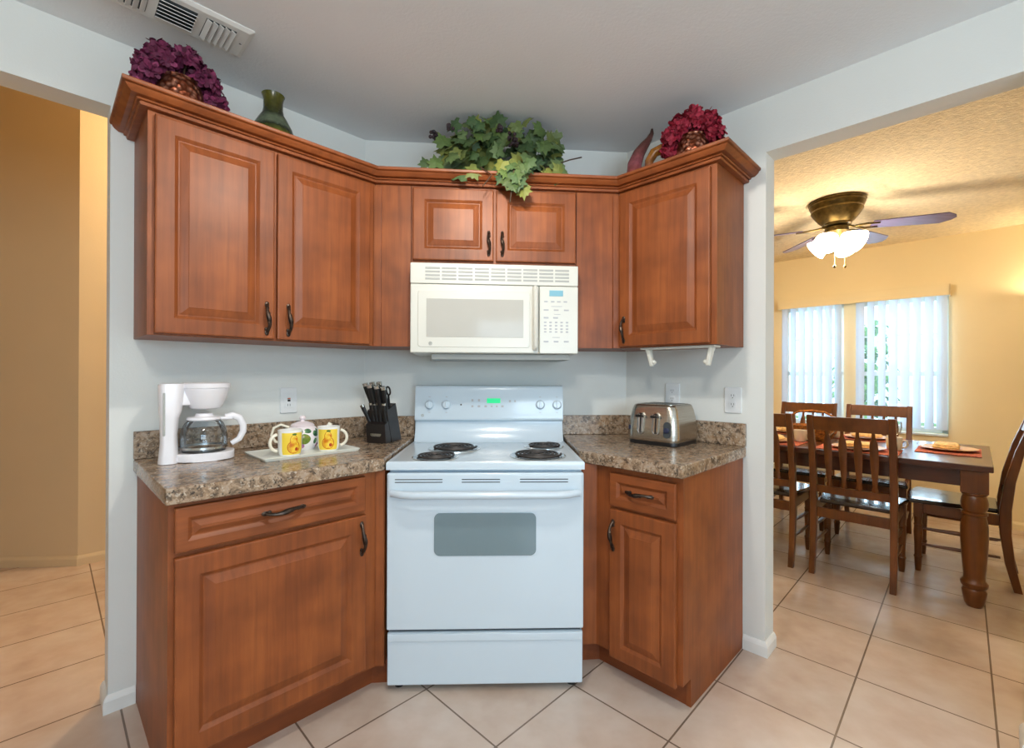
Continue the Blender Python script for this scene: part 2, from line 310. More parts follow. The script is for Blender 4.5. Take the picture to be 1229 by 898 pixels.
# ------------------------------------------------------------------ mesh helpers
class MB:
    def __init__(s): s.bm = bmesh.new()
    def verts_faces(s, vs, fs):
        v = [s.bm.verts.new(p) for p in vs]
        for f in fs:
            try: s.bm.faces.new([v[i] for i in f])
            except ValueError: pass
        return v
    def box(s, x0, x1, y0, y1, z0, z1, bev=0.0, seg=2, mat=None):
        g = bmesh.ops.create_cube(s.bm, size=1.0)
        m = Matrix.Translation(((x0 + x1) / 2, (y0 + y1) / 2, (z0 + z1) / 2)) @ Matrix.Diagonal((x1 - x0, y1 - y0, z1 - z0, 1))
        if mat is not None: m = mat @ m
        bmesh.ops.transform(s.bm, matrix=m, verts=g['verts'])
        if bev:
            es = list({e for v in g['verts'] for e in v.link_edges})
            bmesh.ops.bevel(s.bm, geom=es, offset=bev, segments=seg, affect='EDGES', profile=0.5)
        return s
    def prism(s, poly, z0, z1, bev=0.0):
        n = len(poly); a = sum(poly[i][0] * poly[(i + 1) % n][1] - poly[(i + 1) % n][0] * poly[i][1] for i in range(n))
        if a < 0: poly = poly[::-1]
        vs = [(p[0], p[1], z0) for p in poly] + [(p[0], p[1], z1) for p in poly]
        fs = [tuple(range(n))[::-1], tuple(range(n, 2 * n))] + [(i, (i + 1) % n, n + (i + 1) % n, n + i) for i in range(n)]
        v = s.verts_faces(vs, fs)
        if bev:
            es = list({e for q in v for e in q.link_edges})
            bmesh.ops.bevel(s.bm, geom=es, offset=bev, segments=2, affect='EDGES', profile=0.5)
        return s
    def lathe(s, prof, seg=32, mat=None, cap=True, a0=0.0, a1=2 * math.pi, sx=1.0, sy=1.0):
        mat = mat or Matrix(); full = abs(a1 - a0 - 2 * math.pi) < 1e-6
        cnt = seg if full else seg + 1; rows = []
        for r, z in prof:
            rows.append([s.bm.verts.new(mat @ Vector((r * math.cos(a0 + (a1 - a0) * i / seg) * sx, r * math.sin(a0 + (a1 - a0) * i / seg) * sy, z))) for i in range(cnt)])
        for a, b in zip(rows, rows[1:]):
            for i in range(seg):
                j = (i + 1) % cnt
                try: s.bm.faces.new((a[i], a[j], b[j], b[i]))
                except ValueError: pass
        if cap and full:
            if prof[0][0] > 1e-5: s.bm.faces.new(rows[0][::-1])
            if prof[-1][0] > 1e-5: s.bm.faces.new(rows[-1])
        return s
    def tube(s, pts, rad, seg=10, mat=None, flat=1.0, caps=True):
        pts = [Vector(p) for p in pts]; mat = mat or Matrix(); n = len(pts)
        if not isinstance(rad, (list, tuple)): rad = [rad] * n
        up = Vector((0, 0, 1)); rows = []; prev = None
        for i, p in enumerate(pts):
            t = (pts[min(i + 1, n - 1)] - pts[max(i - 1, 0)]).normalized()
            if prev is None:
                ref = up if abs(t.dot(up)) < 0.9 else Vector((1, 0, 0))
                nx = t.cross(ref).normalized()
            else:
                nx = (prev - t * prev.dot(t)).normalized()
            prev = nx; ny = t.cross(nx).normalized()
            rows.append([s.bm.verts.new(mat @ (p + (nx * math.cos(2 * math.pi * k / seg) * flat + ny * math.sin(2 * math.pi * k / seg)) * rad[i])) for k in range(seg)])
        for a, b in zip(rows, rows[1:]):
            for k in range(seg):
                s.bm.faces.new((a[k], a[(k + 1) % seg], b[(k + 1) % seg], b[k]))
        if caps: s.bm.faces.new(rows[0][::-1]); s.bm.faces.new(rows[-1])
        return s
    def rings(s, rings, cap0=True, cap1=True):
        rows = [[s.bm.verts.new(p) for p in r] for r in rings]; n = len(rows[0])
        for a, b in zip(rows, rows[1:]):
            for i in range(n): s.bm.faces.new((a[i], a[(i + 1) % n], b[(i + 1) % n], b[i]))
        if cap0: s.bm.faces.new(rows[0][::-1])
        if cap1: s.bm.faces.new(rows[-1])
        return s
    def sphere(s, c, r, seg=12, sc=(1, 1, 1)):
        bmesh.ops.create_uvsphere(s.bm, u_segments=seg, v_segments=max(6, seg // 2 + 2), radius=r, matrix=Matrix.Translation(c) @ Matrix.Diagonal((*sc, 1)))
        return s
    def sweep(s, path, prof, closed=False):
        """prof = [(offset to the right of the path, z)], mitred at path corners"""
        n = len(path); pts = [Vector(p) for p in path]; rows = []
        for i in range(n):
            d0 = (pts[i] - pts[i - 1]).normalized() if i > 0 else None
            d1 = (pts[i + 1] - pts[i]).normalized() if i < n - 1 else None
            d0 = d0 or d1; d1 = d1 or d0
            n0 = Vector((d0.y, -d0.x)); n1 = Vector((d1.y, -d1.x)); m = (n0 + n1).normalized(); k = 1 / max(0.3, m.dot(n0))
            rows.append([s.bm.verts.new((pts[i].x + m.x * k * o, pts[i].y + m.y * k * o, z)) for o, z in prof])
        q = len(prof)
        for a, b in zip(rows, rows[1:]):
            for i in range(q): s.bm.faces.new((a[i], b[i], b[(i + 1) % q], a[(i + 1) % q]))
        s.bm.faces.new(rows[0]); s.bm.faces.new(rows[-1][::-1])
        return s
    def build(s, name, mat, parent=None, smooth=True, angle=32, recalc=True, label=None):
        if recalc: bmesh.ops.recalc_face_normals(s.bm, faces=s.bm.faces[:])
        me = bpy.data.meshes.new(name); s.bm.to_mesh(me); s.bm.free()
        if smooth:
            for p in me.polygons: p.use_smooth = True
            me.set_sharp_from_angle(angle=R_(angle))
        me.materials.append(mat)
        o = bpy.data.objects.new(name, me); C.objects.link(o)
        if smooth:
            w = o.modifiers.new('weighted_normals', 'WEIGHTED_NORMAL'); w.mode = 'FACE_AREA'; w.weight = 50; w.keep_sharp = True
        if parent is not None: o.parent = parent
        if label: o['label'] = label
        return o
def tag(o, label, cat, group=None):
    o['label'] = label; o['category'] = cat
    if group: o['group'] = group
    return o
def thing(name, label, cat, loc=(0, 0, 0), rz=0.0, group=None):
    o = bpy.data.objects.new(name, None); C.objects.link(o); o.empty_display_size = 0.05
    o.location = loc; o.rotation_euler = (0, 0, rz)
    return tag(o, label, cat, group)
def struct(o): o['kind'] = 'structure'; return o
def dup(root, loc, rz, label, group=None):
    r = root.copy(); C.objects.link(r); r.location = loc; r.rotation_euler = (0, 0, rz); r['label'] = label
    if group: r['group'] = group
    for ch in list(root.children):
        c = ch.copy(); C.objects.link(c); c.parent = r
        for g in list(ch.children):
            d = g.copy(); C.objects.link(d); d.parent = c
    return r

# ------------------------------------------------------------------ room shell
CEIL = 2.435; HDR = 2.2; T = 0.115
def wallbox(name, fr, segs, mat, v0=0.0, v1=-T):
    mb = MB()
    for (u0, u1, z0, z1) in segs:
        mb.prism([tuple(fr.p(u0, v0)[:2]), tuple(fr.p(u1, v0)[:2]), tuple(fr.p(u1, v1)[:2]), tuple(fr.p(u0, v1)[:2])], z0, z1)
    return struct(mb.build(name, mat, smooth=False))
fl = MB(); fl.prism([(-6, -2.7), (7, -2.7), (7, 8), (-6, 8)], -0.06, 0.0)
struct(fl.build('floor', M['tile'], smooth=False))
LE, RE = -2.62, 3.02                                             # where the side walls end behind the camera
wl = wallbox('wall_left', L, [(-0.079, 0.914, 0, CEIL), (-1.02, -0.079, HDR - 0.008, CEIL), (LE, -1.02, 0, CEIL)], M['kwall'])
wallbox('wall_back', B, [(0.0, 1.390, 0, CEIL)], M['kwall'])
wallbox('wall_hall_upper', L, [(LE, 0.914, CEIL, 3.3)], M['hwall'], -0.02)
wr = wallbox('wall_right', R, [(0.0, 0.690, 0, CEIL), (0.690, 1.452, HDR, CEIL), (1.452, RE, 0, CEIL)], M['kwall'])
pl, pr = L.p(LE, 0), R.p(RE, 0)
def seg_wall(name, a, b, mat, t=0.1, z0=0.0, z1=CEIL, side=1):
    a = Vector(a[:2]); b = Vector(b[:2]); d = (b - a).normalized(); nn = Vector((d.y, -d.x)) * t * side
    return struct(MB().prism([tuple(a), tuple(b), tuple(b + nn), tuple(a + nn)], z0, z1).build(name, mat, smooth=False))
seg_wall('wall_kitchen_west', (pl.x, pl.y), (pl.x, -2.55), M['kwall'], side=1)
seg_wall('wall_kitchen_east', (pr.x, pr.y), (pr.x, -2.55), M['kwall'], side=-1)
rw = MB()
for (x0, x1, z0, z1) in ((pl.x - 0.1, 0.2, 0, CEIL), (2.5, pr.x + 0.1, 0, CEIL), (0.2, 2.5, 0, 0.8), (0.2, 2.5, 2.08, CEIL)): rw.box(x0, x1, -2.65, -2.55, z0, z1)
struct(rw.build('wall_kitchen_rear', M['kwall'], smooth=False))
wf = MB()
for x in (0.2, 1.32, 2.43): wf.box(x, x + 0.07, -2.62, -2.53, 0.8, 2.08, 0.004)
for z in (0.8, 1.40, 2.01): wf.box(0.2, 2.5, -2.62, -2.53, z, z + 0.07, 0.004)
w3 = struct(wf.build('window_3', M['trim']))
ck = MB(); ck.prism([(pl.x, -2.55), (pr.x, -2.55), tuple(pr[:2]), tuple(R.p(0, 0)[:2]), tuple(L.p(0.914, 0)[:2]), tuple(pl[:2])], CEIL, CEIL + 0.08)
struct(ck.build('ceiling', M['kceil'], smooth=False))
# hall behind the left opening
hc = Vector((-2.76, 2.913)); ha = Vector((-4.9, 2.78))
HC = 3.3
seg_wall('wall_hall_back', hc, ha, M['hwall'], side=1, z1=HC)
seg_wall('wall_hall_angled', hc, hc + L.u * 1.6, M['hwall'], side=-1, z1=HC)
seg_wall('wall_hall_west', (-4.9, 2.9), (-4.9, -0.3), M['hwall'], side=1, z1=HC)
seg_wall('wall_hall_south', (-4.9, -0.3), (pl.x - 0.12, pl.y - 0.12), M['hwall'], side=1, z1=HC)
he = hc + L.u * 1.6
seg_wall('wall_hall_end', he, L.p(0.914, -T), M['hwall'], side=-1, z1=HC)
struct(MB().prism([(-5, -0.4), (pl.x - 0.14, pl.y), tuple(L.p(-2.5, -T + 0.002)[:2]), tuple(L.p(0.93, -T + 0.002)[:2]), tuple(he + Vector((0.1, 0.1))), tuple(hc + Vector((0, 0.1))), (-5, 2.95)], HC, HC + 0.07).build('ceiling_hall', M['hwall'], smooth=False))
# dining room beyond the right opening
FV = -3.25
far = MB()
WIN = [(-0.10, 0.43), (0.53, 1.17)]; WZ0, WZ1 = 0.72, 1.94
for (u0, u1, z0, z1) in ((-1.5, -0.10, 0, CEIL), (0.43, 0.53, 0, CEIL), (1.17, 3.2, 0, CEIL), (-0.10, 0.43, 0, WZ0), (-0.10, 0.43, WZ1, CEIL), (0.53, 1.17, 0, WZ0), (0.53, 1.17, WZ1, CEIL)):
    far.prism([tuple(R.p(a, b)[:2]) for a, b in ((u0, FV), (u1, FV), (u1, FV - 0.16), (u0, FV - 0.16))], z0, z1)
struct(far.build('wall_dining_far', M['dwall'], smooth=False))
seg_wall('wall_dining_west', R.p(-1.4, -T), R.p(-1.4, FV), M['dwall'], side=1)
seg_wall('wall_dining_east', R.p(3.1, -T), R.p(3.1, FV), M['dwall'], side=-1)
seg_wall('wall_dining_near', R.p(-1.4, -T), R.p(0.0, -T), M['dwall'], side=-1, t=0.02)
struct(MB().prism([tuple(R.p(a, b)[:2]) for a, b in ((-1.5, -T + 0.001), (3.2, -T + 0.001), (3.2, FV - 0.1), (-1.5, FV - 0.1))], CEIL - 0.001, CEIL + 0.07).build('ceiling_dining', M['dceil'], smooth=False))
# baseboards
bprof = [(0, 0.0), (0.014, 0.0), (0.014, 0.044), (0.010, 0.054), (0.004, 0.062), (0, 0.062)]
def baseboard(name, path, m=None): return struct(MB().sweep([tuple(p[:2]) for p in path], bprof).build(name, m or M['trim'], smooth=False))
baseboard('baseboard_left', [L.p(-0.079, -T), L.p(-0.079, 0), L.p(-0.002, 0)][::1])
baseboard('baseboard_right', [R.p(0.602, 0), R.p(0.690, 0), R.p(0.690, -T)])
baseboard('baseboard_opening', [R.p(1.452, -T), R.p(1.452, 0), R.p(3.0, 0)])
baseboard('baseboard_hall', [ha, hc, hc + L.u * 1.5], M['hwall'])
baseboard('baseboard_dining', [R.p(-1.4, FV), R.p(3.1, FV)], M['dwall'])
# dining windows
for k, (u0, u1) in enumerate(WIN):
    mb = MB(); mt = Matrix.Translation(R.p(0, FV, 0)) @ Matrix.Rotation(R.az, 4, 'Z')
    for (x0, x1, z0, z1) in ((u0, u0 + 0.045, WZ0, WZ1), (u1 - 0.045, u1, WZ0, WZ1), (u0, u1, WZ0, WZ0 + 0.05), (u0, u1, WZ1 - 0.05, WZ1), (u0, u1, 1.225, 1.265)):
        mb.box(x0, x1, 0.07, 0.12, z0, z1, 0.003, 1)
    for z in (1.6,): mb.box(u0, u1, 0.09, 0.105, z - 0.006, z + 0.006)
    mb.bm.transform(mt)
    w = struct(mb.build('window_%d' % (k + 1), M['trim']))
    g = MB(); g.box(u0 + 0.04, u1 - 0.04, 0.095, 0.099, WZ0 + 0.04, WZ1 - 0.04); g.bm.transform(mt); g.build('pane', M['glass'], w, smooth=False)
    sl = MB(); sl.box(u0 - 0.0, u1 + 0.0, -0.02, 0.07, WZ0 - 0.02, WZ0, 0.003, 1); sl.bm.transform(mt); sl.build('window_sill', M['trim'], w)
# outdoors, seen between the slats
gq = [tuple(R.p(a, b)[:2]) for a, b in ((-9, FV - 0.2), (9, FV - 0.2), (9, FV - 14), (-9, FV - 14))]
struct(MB().prism(gq, -0.5, -0.25).build('lawn', M['lawn'], smooth=False))

# ------------------------------------------------------------------ cabinet pieces
def panel_door(w, h, t=0.019, frame=0.056):
    """raised-panel slab, lower left corner at the origin, front at y=-t"""
    mb = MB(); rg = []
    for ins, d in ((0, 0), (0, t - 0.005), (0.0015, t - 0.0015), (0.005, t), (frame - 0.004, t), (frame + 0.002, t - 0.004), (frame + 0.007, t - 0.0085), (frame + 0.011, t - 0.0085),
                   (frame + 0.016, t - 0.006), (frame + 0.034, t - 0.001), (frame + 0.037, t + 0.001)):
        ins = min(ins, min(w, h) / 2 - 0.004)
        rg.append([(ins, -d, ins), (w - ins, -d, ins), (w - ins, -d, h - ins), (ins, -d, h - ins)])
    mb.rings(rg); return mb
def handle_mb(vert=True, ln=0.105):
    """twisted bronze pull centred on the origin, standing out towards -y"""
    mb = MB(); n = 13; pts = []; rad = []
    for i in range(n):
        t = i / (n - 1); a = (t - 0.5) * ln
        pts.append((0.004 * math.sin(t * 2 * math.pi), -0.004 - 0.022 * math.sin(math.pi * t) ** 0.7, a))
        rad.append(0.0054 + 0.0038 * math.exp(-((t - 0.5) / 0.16) ** 2))
    mb.tube(pts, rad, 8)
    for sgn in (-1, 1):                                                # leaf-shaped feet
        z = sgn * ln / 2
        mb.sphere((0, -0.003, z), 0.008, 10, (1.0, 0.5, 1.5)); mb.sphere((0.002 * sgn, -0.004, z - sgn * 0.012), 0.006, 8, (1.1, 0.8, 1.1))
    mb.tube([(0.004 * math.cos(k * 1.3), -0.026 + 0.004 * math.sin(k * 1.3), (k - 5) * 0.004) for k in range(11)], 0.0022, 6)
    if not vert: mb.bm.transform(Matrix.Rotation(R_(90), 4, 'Y'))
    return mb
def add_door(cab, x0, x1, z0, z1, yface, hx=None, hz=None, name='door', horiz=False, frame=0.056, hl=0.105, wm='wood'):
    d = panel_door(x1 - x0, z1 - z0, frame=frame).build(name, M[wm], cab, angle=20); d.location = (x0, yface, z0)
    if hx is not None:
        h = handle_mb(not horiz, hl).build('handle', M['bronze'], d, label='dark bronze twisted pull handle'); h.location = (hx - x0, -0.019, hz - z0)
    return d
def lpoly(fr, pts, o): return [(fr.loc(p)[0] - o[0], fr.loc(p)[1] - o[1]) for p in pts]
G = 0.002
LB = math.tan(R_((45.8 - 5.07) / 2)); BR = math.tan(R_((5.07 + 45.4) / 2))
UD = 0.305; ZB, ZT = 1.35, 2.085
# --- left upper cabinet
cl = thing('upper_cabinet', 'two-door cherry wall cabinet hanging on the left wall above the coffee maker', 'cabinet', L.p(0, 0, ZB), L.az)
xe = 0.914 - UD * LB
MB().prism([(-0.012, -G), (-0.012, -UD), (xe - 0.001, -UD), (0.914 - 0.004, -G)], 0, ZT - ZB, 0.0012).build('carcass', M['wood'], cl)
add_door(cl, 0.006, 0.371, 0.006, 0.722, -UD, 0.343, 0.083)
add_door(cl, 0.382, 0.769, 0.006, 0.722, -UD, 0.421, 0.083)
# --- middle cabinet over the microwave
cb = thing('upper_cabinet', 'cherry wall cabinet above the microwave with two short doors and side fillers', 'cabinet', B.p(0, 0, ZB), B.az)
MB().box(0.276, 1.040, -UD, -G, 0.385, ZT - ZB, 0.001).build('carcass', M['wood'], cb)
a0 = UD * LB; a1 = 1.390 - UD * BR
MB().prism([(0.004, -G), (a0 + 0.001, -UD), (0.274, -UD), (0.274, -G)], 0, ZT - ZB, 0.0012).build('filler_panel', M['wood'], cb)
MB().prism([(1.386, -G), (a1 - 0.001, -UD), (1.042, -UD), (1.042, -G)], 0, ZT - ZB, 0.0012).build('filler_panel', M['wood'], cb)
MB().box(a0 - 0.004, a0 + 0.030, -UD - 0.010, -UD + 0.004, 0.0, 0.722, 0.002).build('corner_stile', M['wood'], cb)
MB().box(a1 - 0.030, a1 + 0.004, -UD - 0.010, -UD + 0.004, 0.0, 0.722, 0.002).build('corner_stile', M['wood'], cb)
add_door(cb, 0.284, 0.650, 0.394, 0.722, -UD, 0.628, 0.474, hl=0.095)
add_door(cb, 0.662, 1.034, 0.394, 0.722, -UD, 0.690, 0.474, hl=0.095)
# --- right upper cabinet
cr = thing('upper_cabinet', 'single-door cherry wall cabinet on the right wall above the toaster', 'cabinet', R.p(0, 0, ZB), R.az)
xs = UD * BR
MB().prism([(0.004, -G), (xs + 0.001, -UD), (0.600, -UD), (0.600, -G)], 0, ZT - ZB, 0.0012).build('carcass', M['wood'], cr)
add_door(cr, xs + 0.014, 0.578, 0.006, 0.722, -UD, xs + 0.040, 0.083)
# --- crown moulding, one mitred run
path = [L.p(-0.012, 0.003), L.p(-0.012, UD), L.p(xe, UD), R.p(xs, UD), R.p(0.600, UD), R.p(0.600, 0.003)]
cprof = [(-0.012, 2.085), (0.021, 2.085), (0.024, 2.092), (0.020, 2.0935), (0.020, 2.096), (0.029, 2.097), (0.032, 2.101), (0.028, 2.103), (0.028, 2.104), (0.046, 2.105), (0.058, 2.114), (0.063, 2.121), (0.060, 2.1225), (0.068, 2.125), (0.070, 2.128), (0.071, 2.135), (0.069, 2.138), (-0.012, 2.138)]
cm = MB().sweep([tuple(p[:2]) for p in path], cprof).build('crown_moulding', M['woodh'], angle=25)
tag(cm, 'stepped cherry crown moulding running along the tops of all wall cabinets', 'crown moulding')

# ------------------------------------------------------------------ base cabinets and worktops
back_l = S.p(-0.008, -0.62); fr_l = S.p(-0.008, 0); back_r = S.p(0.769, -0.62); fr_r = S.p(0.769, 0)
sd = Vector((-S.v.x, -S.v.y))
def on_side(pt, fr, v):           # where line v=const of a wall frame meets the range side through pt
    return isect(Vector(pt[:2]), sd, Vector(fr.p(0, v)[:2]), fr.u)
Bl = on_side(fr_l, B, 0.004); Br = on_side(fr_r, B, 0.004)
CB = 0.857
def base_cab(name, label, fr, x_free, x_in, u_in, side_pt, u_corner, sgn):
    c = thing(name, label, 'cabinet', fr.p(x_free, 0, 0), fr.az); o = (x_free, 0)
    k = Vector(fr.p(u_in, 0.60)[:2]); k2 = isect(k, B.u, Vector(side_pt[:2]), sd)
    bw = on_side(side_pt, B, 0.006)
    cb_ = MB(); cb_.prism(lpoly(fr, [fr.p(x_free, 0.004), fr.p(x_free, 0.60), k, k2, bw, fr.p(u_corner, 0.006)], o), 0.105, CB - 0.001, 0.0012)
    cb_.prism(lpoly(fr, [fr.p(x_free, 0.004), fr.p(x_free, 0.535), fr.p(x_free + sgn * 0.018, 0.535), fr.p(x_free + sgn * 0.018, 0.004)], o), 0.0, 0.107); cb_.build('carcass', M['wood'], c)
    kk = Vector(fr.p(u_in + sgn * 0.0, 0.535)[:2]); kk = isect(kk, fr.u, Vector(k) - B.v * 0.065, B.u); kk2 = isect(kk, B.u, Vector(side_pt[:2]), sd)
    xin = x_free - sgn * 0.0
    MB().prism(lpoly(fr, [fr.p(x_free + sgn * 0.019, 0.006), fr.p(x_free + sgn * 0.019, 0.533), kk, kk2, on_side(side_pt, B, 0.01), fr.p(u_corner, 0.01)], o), 0.0, 0.1045).build('toe_kick', M['woodshade'], c)
    s0 = min(lpoly(fr, [k], o)[0][0], lpoly(fr, [k], o)[0][0]); 
    return c, k, k2
bl, kL, kL2 = base_cab('base_cabinet', 'large cherry base cabinet under the left worktop with wide drawer and door', L, 0.0, 0, 0.642, fr_l, 0.914, 1)
bl.location.z = 0
add_door(bl, 0.014, 0.594, 0.713, 0.842, -0.60, 0.305, 0.779, 'drawer', True, 0.034, 0.115, 'woodh')
add_door(bl, 0.014, 0.597, 0.122, 0.699, -0.60, 0.577, 0.615, frame=0.062)
br, kR, kR2 = base_cab('base_cabinet', 'narrow cherry base cabinet under the right worktop with small drawer and door', R, 0.600, 0, 0.228, fr_r, 0.0, -1)
add_door(br, -0.300, -0.022, 0.700, 0.832, -0.60, -0.165, 0.768, 'drawer', True, 0.036, 0.10, 'woodh')
add_door(br, -0.300, -0.022, 0.095, 0.688, -0.60, -0.280, 0.585, frame=0.056)
for c_, k_, k2_ in ((bl, kL, kL2), (br, kR, kR2)):                    # narrow filler strips that turn the corner towards the range
    fr = L if c_ is bl else R; o = (0.0, 0) if c_ is bl else (0.600, 0)
    d = (k2_ - k_); n_ = B.v * 0.006
    MB().prism(lpoly(fr, [k_ + d * 0.12, k_ + d * 0.9, k_ + d * 0.9 + n_, k_ + d * 0.12 + n_], o), 0.11, CB - 0.004, 0.001).build('filler_panel', M['wood'], c_)
CT = 0.905; CV = 0.638
ctl = thing('countertop', 'speckled brown granite-look worktop under the coffee maker left of the range', 'countertop', L.p(0, 0, 0), L.az)
pf = on_side(S.p(-0.006, 0), L, CV)
MB().prism(lpoly(L, [L.p(-0.012, 0.003), L.p(-0.012, CV), pf, on_side(S.p(-0.006, 0), B, 0.004), L.p(0.911, 0.004)], (0, 0)), CB, CT, 0.007).build('worktop', M['granite'], ctl)
bs = MB()
bs.prism(lpoly(L, [L.p(-0.012, 0.003), L.p(-0.012, 0.021), L.p(0.905, 0.021), L.p(0.911, 0.003)], (0, 0)), CT + 0.0005, 1.008, 0.003)
bs.prism(lpoly(L, [B.p(0.004, 0.003), B.p(0.006, 0.021), on_side(S.p(-0.006, 0), B, 0.021), on_side(S.p(-0.006, 0), B, 0.003)], (0, 0)), CT + 0.0005, 1.008, 0.003)
bs.build('backsplash', M['granite'], ctl)
ctr = thing('countertop', 'speckled brown granite-look worktop under the toaster right of the range', 'countertop', R.p(0, 0, 0), R.az)
pg = on_side(S.p(0.767, 0), R, CV)
MB().prism(lpoly(R, [R.p(0.614, 0.003), R.p(0.614, CV), pg, on_side(S.p(0.767, 0), B, 0.004), R.p(0.003, 0.004)], (0, 0)), CB, CT, 0.007).build('worktop', M['granite'], ctr)
bs = MB()
bs.prism(lpoly(R, [R.p(0.614, 0.003), R.p(0.614, 0.021), R.p(0.008, 0.021), R.p(0.003, 0.003)], (0, 0)), CT + 0.0005, 1.008, 0.003)
bs.prism(lpoly(R, [B.p(1.387, 0.003), B.p(1.383, 0.021), on_side(S.p(0.767, 0), B, 0.021), on_side(S.p(0.767, 0), B, 0.003)], (0, 0)), CT + 0.0005, 1.008, 0.003)
bs.build('backsplash', M['granite'], ctr)

# ------------------------------------------------------------------ electric range
def rrect(w, h, r, n=6):
    pts = []
    for cx, cy, a in ((w / 2 - r, h / 2 - r, 0), (-w / 2 + r, h / 2 - r, 90), (-w / 2 + r, -h / 2 + r, 180), (w / 2 - r, -h / 2 + r, 270)):
        for i in range(n + 1):
            q = R_(a + 90 * i / n); pts.append((cx + r * math.cos(q), cy + r * math.sin(q)))
    return pts
rg = thing('range', 'white freestanding electric range with four coil burners between the base cabinets', 'range', S.p(0.3805, 0, 0), S.az)
HW = 0.3805; RD = 0.60
MB().box(-HW + 0.006, HW - 0.006, 0.035, RD - 0.01, 0.02, 0.862, 0.004).build('body', M['enamel'], rg)
for x in (-0.34, 0.34):
    for y in (0.06, 0.55): MB().lathe([(0.018, 0), (0.018, 0.012), (0.012, 0.022)], 12, Matrix.Translation((x, y, 0))).build('leveling_foot', M['black'], rg)
ct = MB()
rr = [(x, y) for x, y in ((-HW, 0), (HW, 0), (HW, RD), (-HW, RD))]
ct.rings([[(x, y, 0.858) for x, y in rr], [(x, y, 0.884) for x, y in rr],
          [(x * 0.990, 0.004 + y * 0.987, 0.889) for x, y in rr], [(x * 0.968, 0.012 + y * 0.965, 0.890) for x, y in rr], [(x * 0.945, 0.018 + y * 0.94, 0.8845) for x, y in rr]])
ct.build('cooktop', M['enamel'], rg, angle=40)
def burner(x, y, r):
    c = thing_part = MB()
    c.lathe([(r * 0.2, -0.006), (r * 0.7, -0.004), (r * 1.02, 0.0005), (r * 1.14, 0.003), (r * 1.2, 0.0015), (r * 1.2, -0.002)], 40)
    pan = c.build('drip_pan', M['chrome'], rg); pan.location = (x, y, 0.886)
    k = MB(); turns = 4.2 if r < 0.09 else 5.0; n = int(turns * 30); pts = []
    for i in range(n + 1):
        t = i / n; a = t * turns * 2 * math.pi; q = r * (0.16 + 0.84 * t)
        pts.append((q * math.cos(a), q * math.sin(a), 0.008))
    k.tube(pts, 0.0042 if r < 0.09 else 0.0048, 6)
    for a in (90, 210, 330): k.box(0.01, r, -0.003, 0.003, 0.0005, 0.006, mat=Matrix.Rotation(R_(a), 4, 'Z'))
    co = k.build('burner_coil', M['coil'], pan)
for x, y, r in ((-0.318 + 0.0985 + 0.0, 0.0, 0.0),) * 0: pass
SO = S.p(0.3805, 0)
def sl_(wx, wy):
    d = Vector((wx - SO.x, wy - SO.y)); return d.dot(S.u), -d.dot(S.v)
for wx, wy, r in ((-0.312, 1.868, 0.078), (-0.262, 2.098, 0.100), (0.150, 2.155, 0.078), (0.108, 1.912, 0.098)):
    x, y = sl_(wx, wy); burner(x, y, r)
# backguard: sloped lower apron and the control box above
bgd = MB(); prof = [(RD + 0.028, 0.86), (RD - 0.075, 0.885), (RD - 0.058, 0.895), (RD - 0.035, 0.945), (RD - 0.030, 0.985), (RD - 0.052, 0.995), (RD - 0.055, 1.005), (RD - 0.040, 1.150), (RD - 0.030, 1.164), (RD - 0.012, 1.168), (RD + 0.028, 1.168)]
hw2 = HW - 0.003
ra = [(-hw2, y, z) for y, z in prof]; rb_ = [(hw2, y, z) for y, z in prof]
bgd.rings([[(-hw2 + 0.004, p[1] + 0.002 if i not in (0, 10) else p[1], p[2]) for i, p in enumerate(ra)], [(-hw2 + 0.010, p[1], p[2]) for p in ra], [(hw2 - 0.010, p[1], p[2]) for p in rb_], [(hw2 - 0.004, p[1] + 0.002 if i not in (0, 10) else p[1], p[2]) for i, p in enumerate(rb_)]])
bk = bgd.build('backguard', M['enamel'], rg, angle=40)
bm_ = Matrix.Translation((0, RD - 0.0475, 1.0775)) @ Matrix.Rotation(R_(-6), 4, 'X')     # face of the control box; local x right, z up, -y out
def knob(x, z):
    k = MB(); k.lathe([(0.023, 0), (0.024, 0.004), (0.021, 0.006), (0.019, 0.014), (0.016, 0.016)], 24, bm_ @ Matrix.Translation((x, 0, z)) @ Matrix.Rotation(R_(90), 4, 'X'))
    k.box(-0.0045, 0.0045, -0.024, -0.012, -0.018, 0.018, 0.002, mat=bm_ @ Matrix.Translation((x, 0, z)))
    k.build('knob', M['enamel'], bk)
for x in (-0.300, -0.215, 0.257, 0.342): knob(x, -0.006)
mk = MB(); mk.box(-0.034, 0.034, -0.003, 0.001, 0.002, 0.026, mat=bm_ @ Matrix.Translation((0.022, 0, 0))); mk.build('display', M['greenlcd'], bk, label='green lit clock display')
for (x, z, w, h) in [(-0.085, 0.016, .010, .012), (-0.052, 0.016, .010, .012), (-0.085, -0.014, .010, .010), (-0.052, -0.014, .012, .010), (-0.018, -0.014, .012, .010), (0.012, -0.014, .008, .008), (0.038, -0.014, .008, .008), (0.066, -0.014, .012, .010), (0.104, 0.012, .010, .012), (0.130, 0.012, .008, .010)] + [(x, z, 0.010, 0.003) for x in (-0.300, -0.215, 0.257, 0.342) for z in (0.033, -0.045)]:
    MB().box(x - w / 2, x + w / 2, -0.0012, 0.001, z - h / 2, z + h / 2, mat=bm_).build('button' if h > 0.004 else 'knob_marking', M['key'], bk)
mk = MB(); mk.lathe([(0.0, 0), (0.004, 0), (0.004, 0.003), (0, 0.003)], 12, bm_ @ Matrix.Translation((-0.142, 0, -0.006)) @ Matrix.Rotation(R_(90), 4, 'X')); mk.build('indicator_light', M['bronze'], bk)
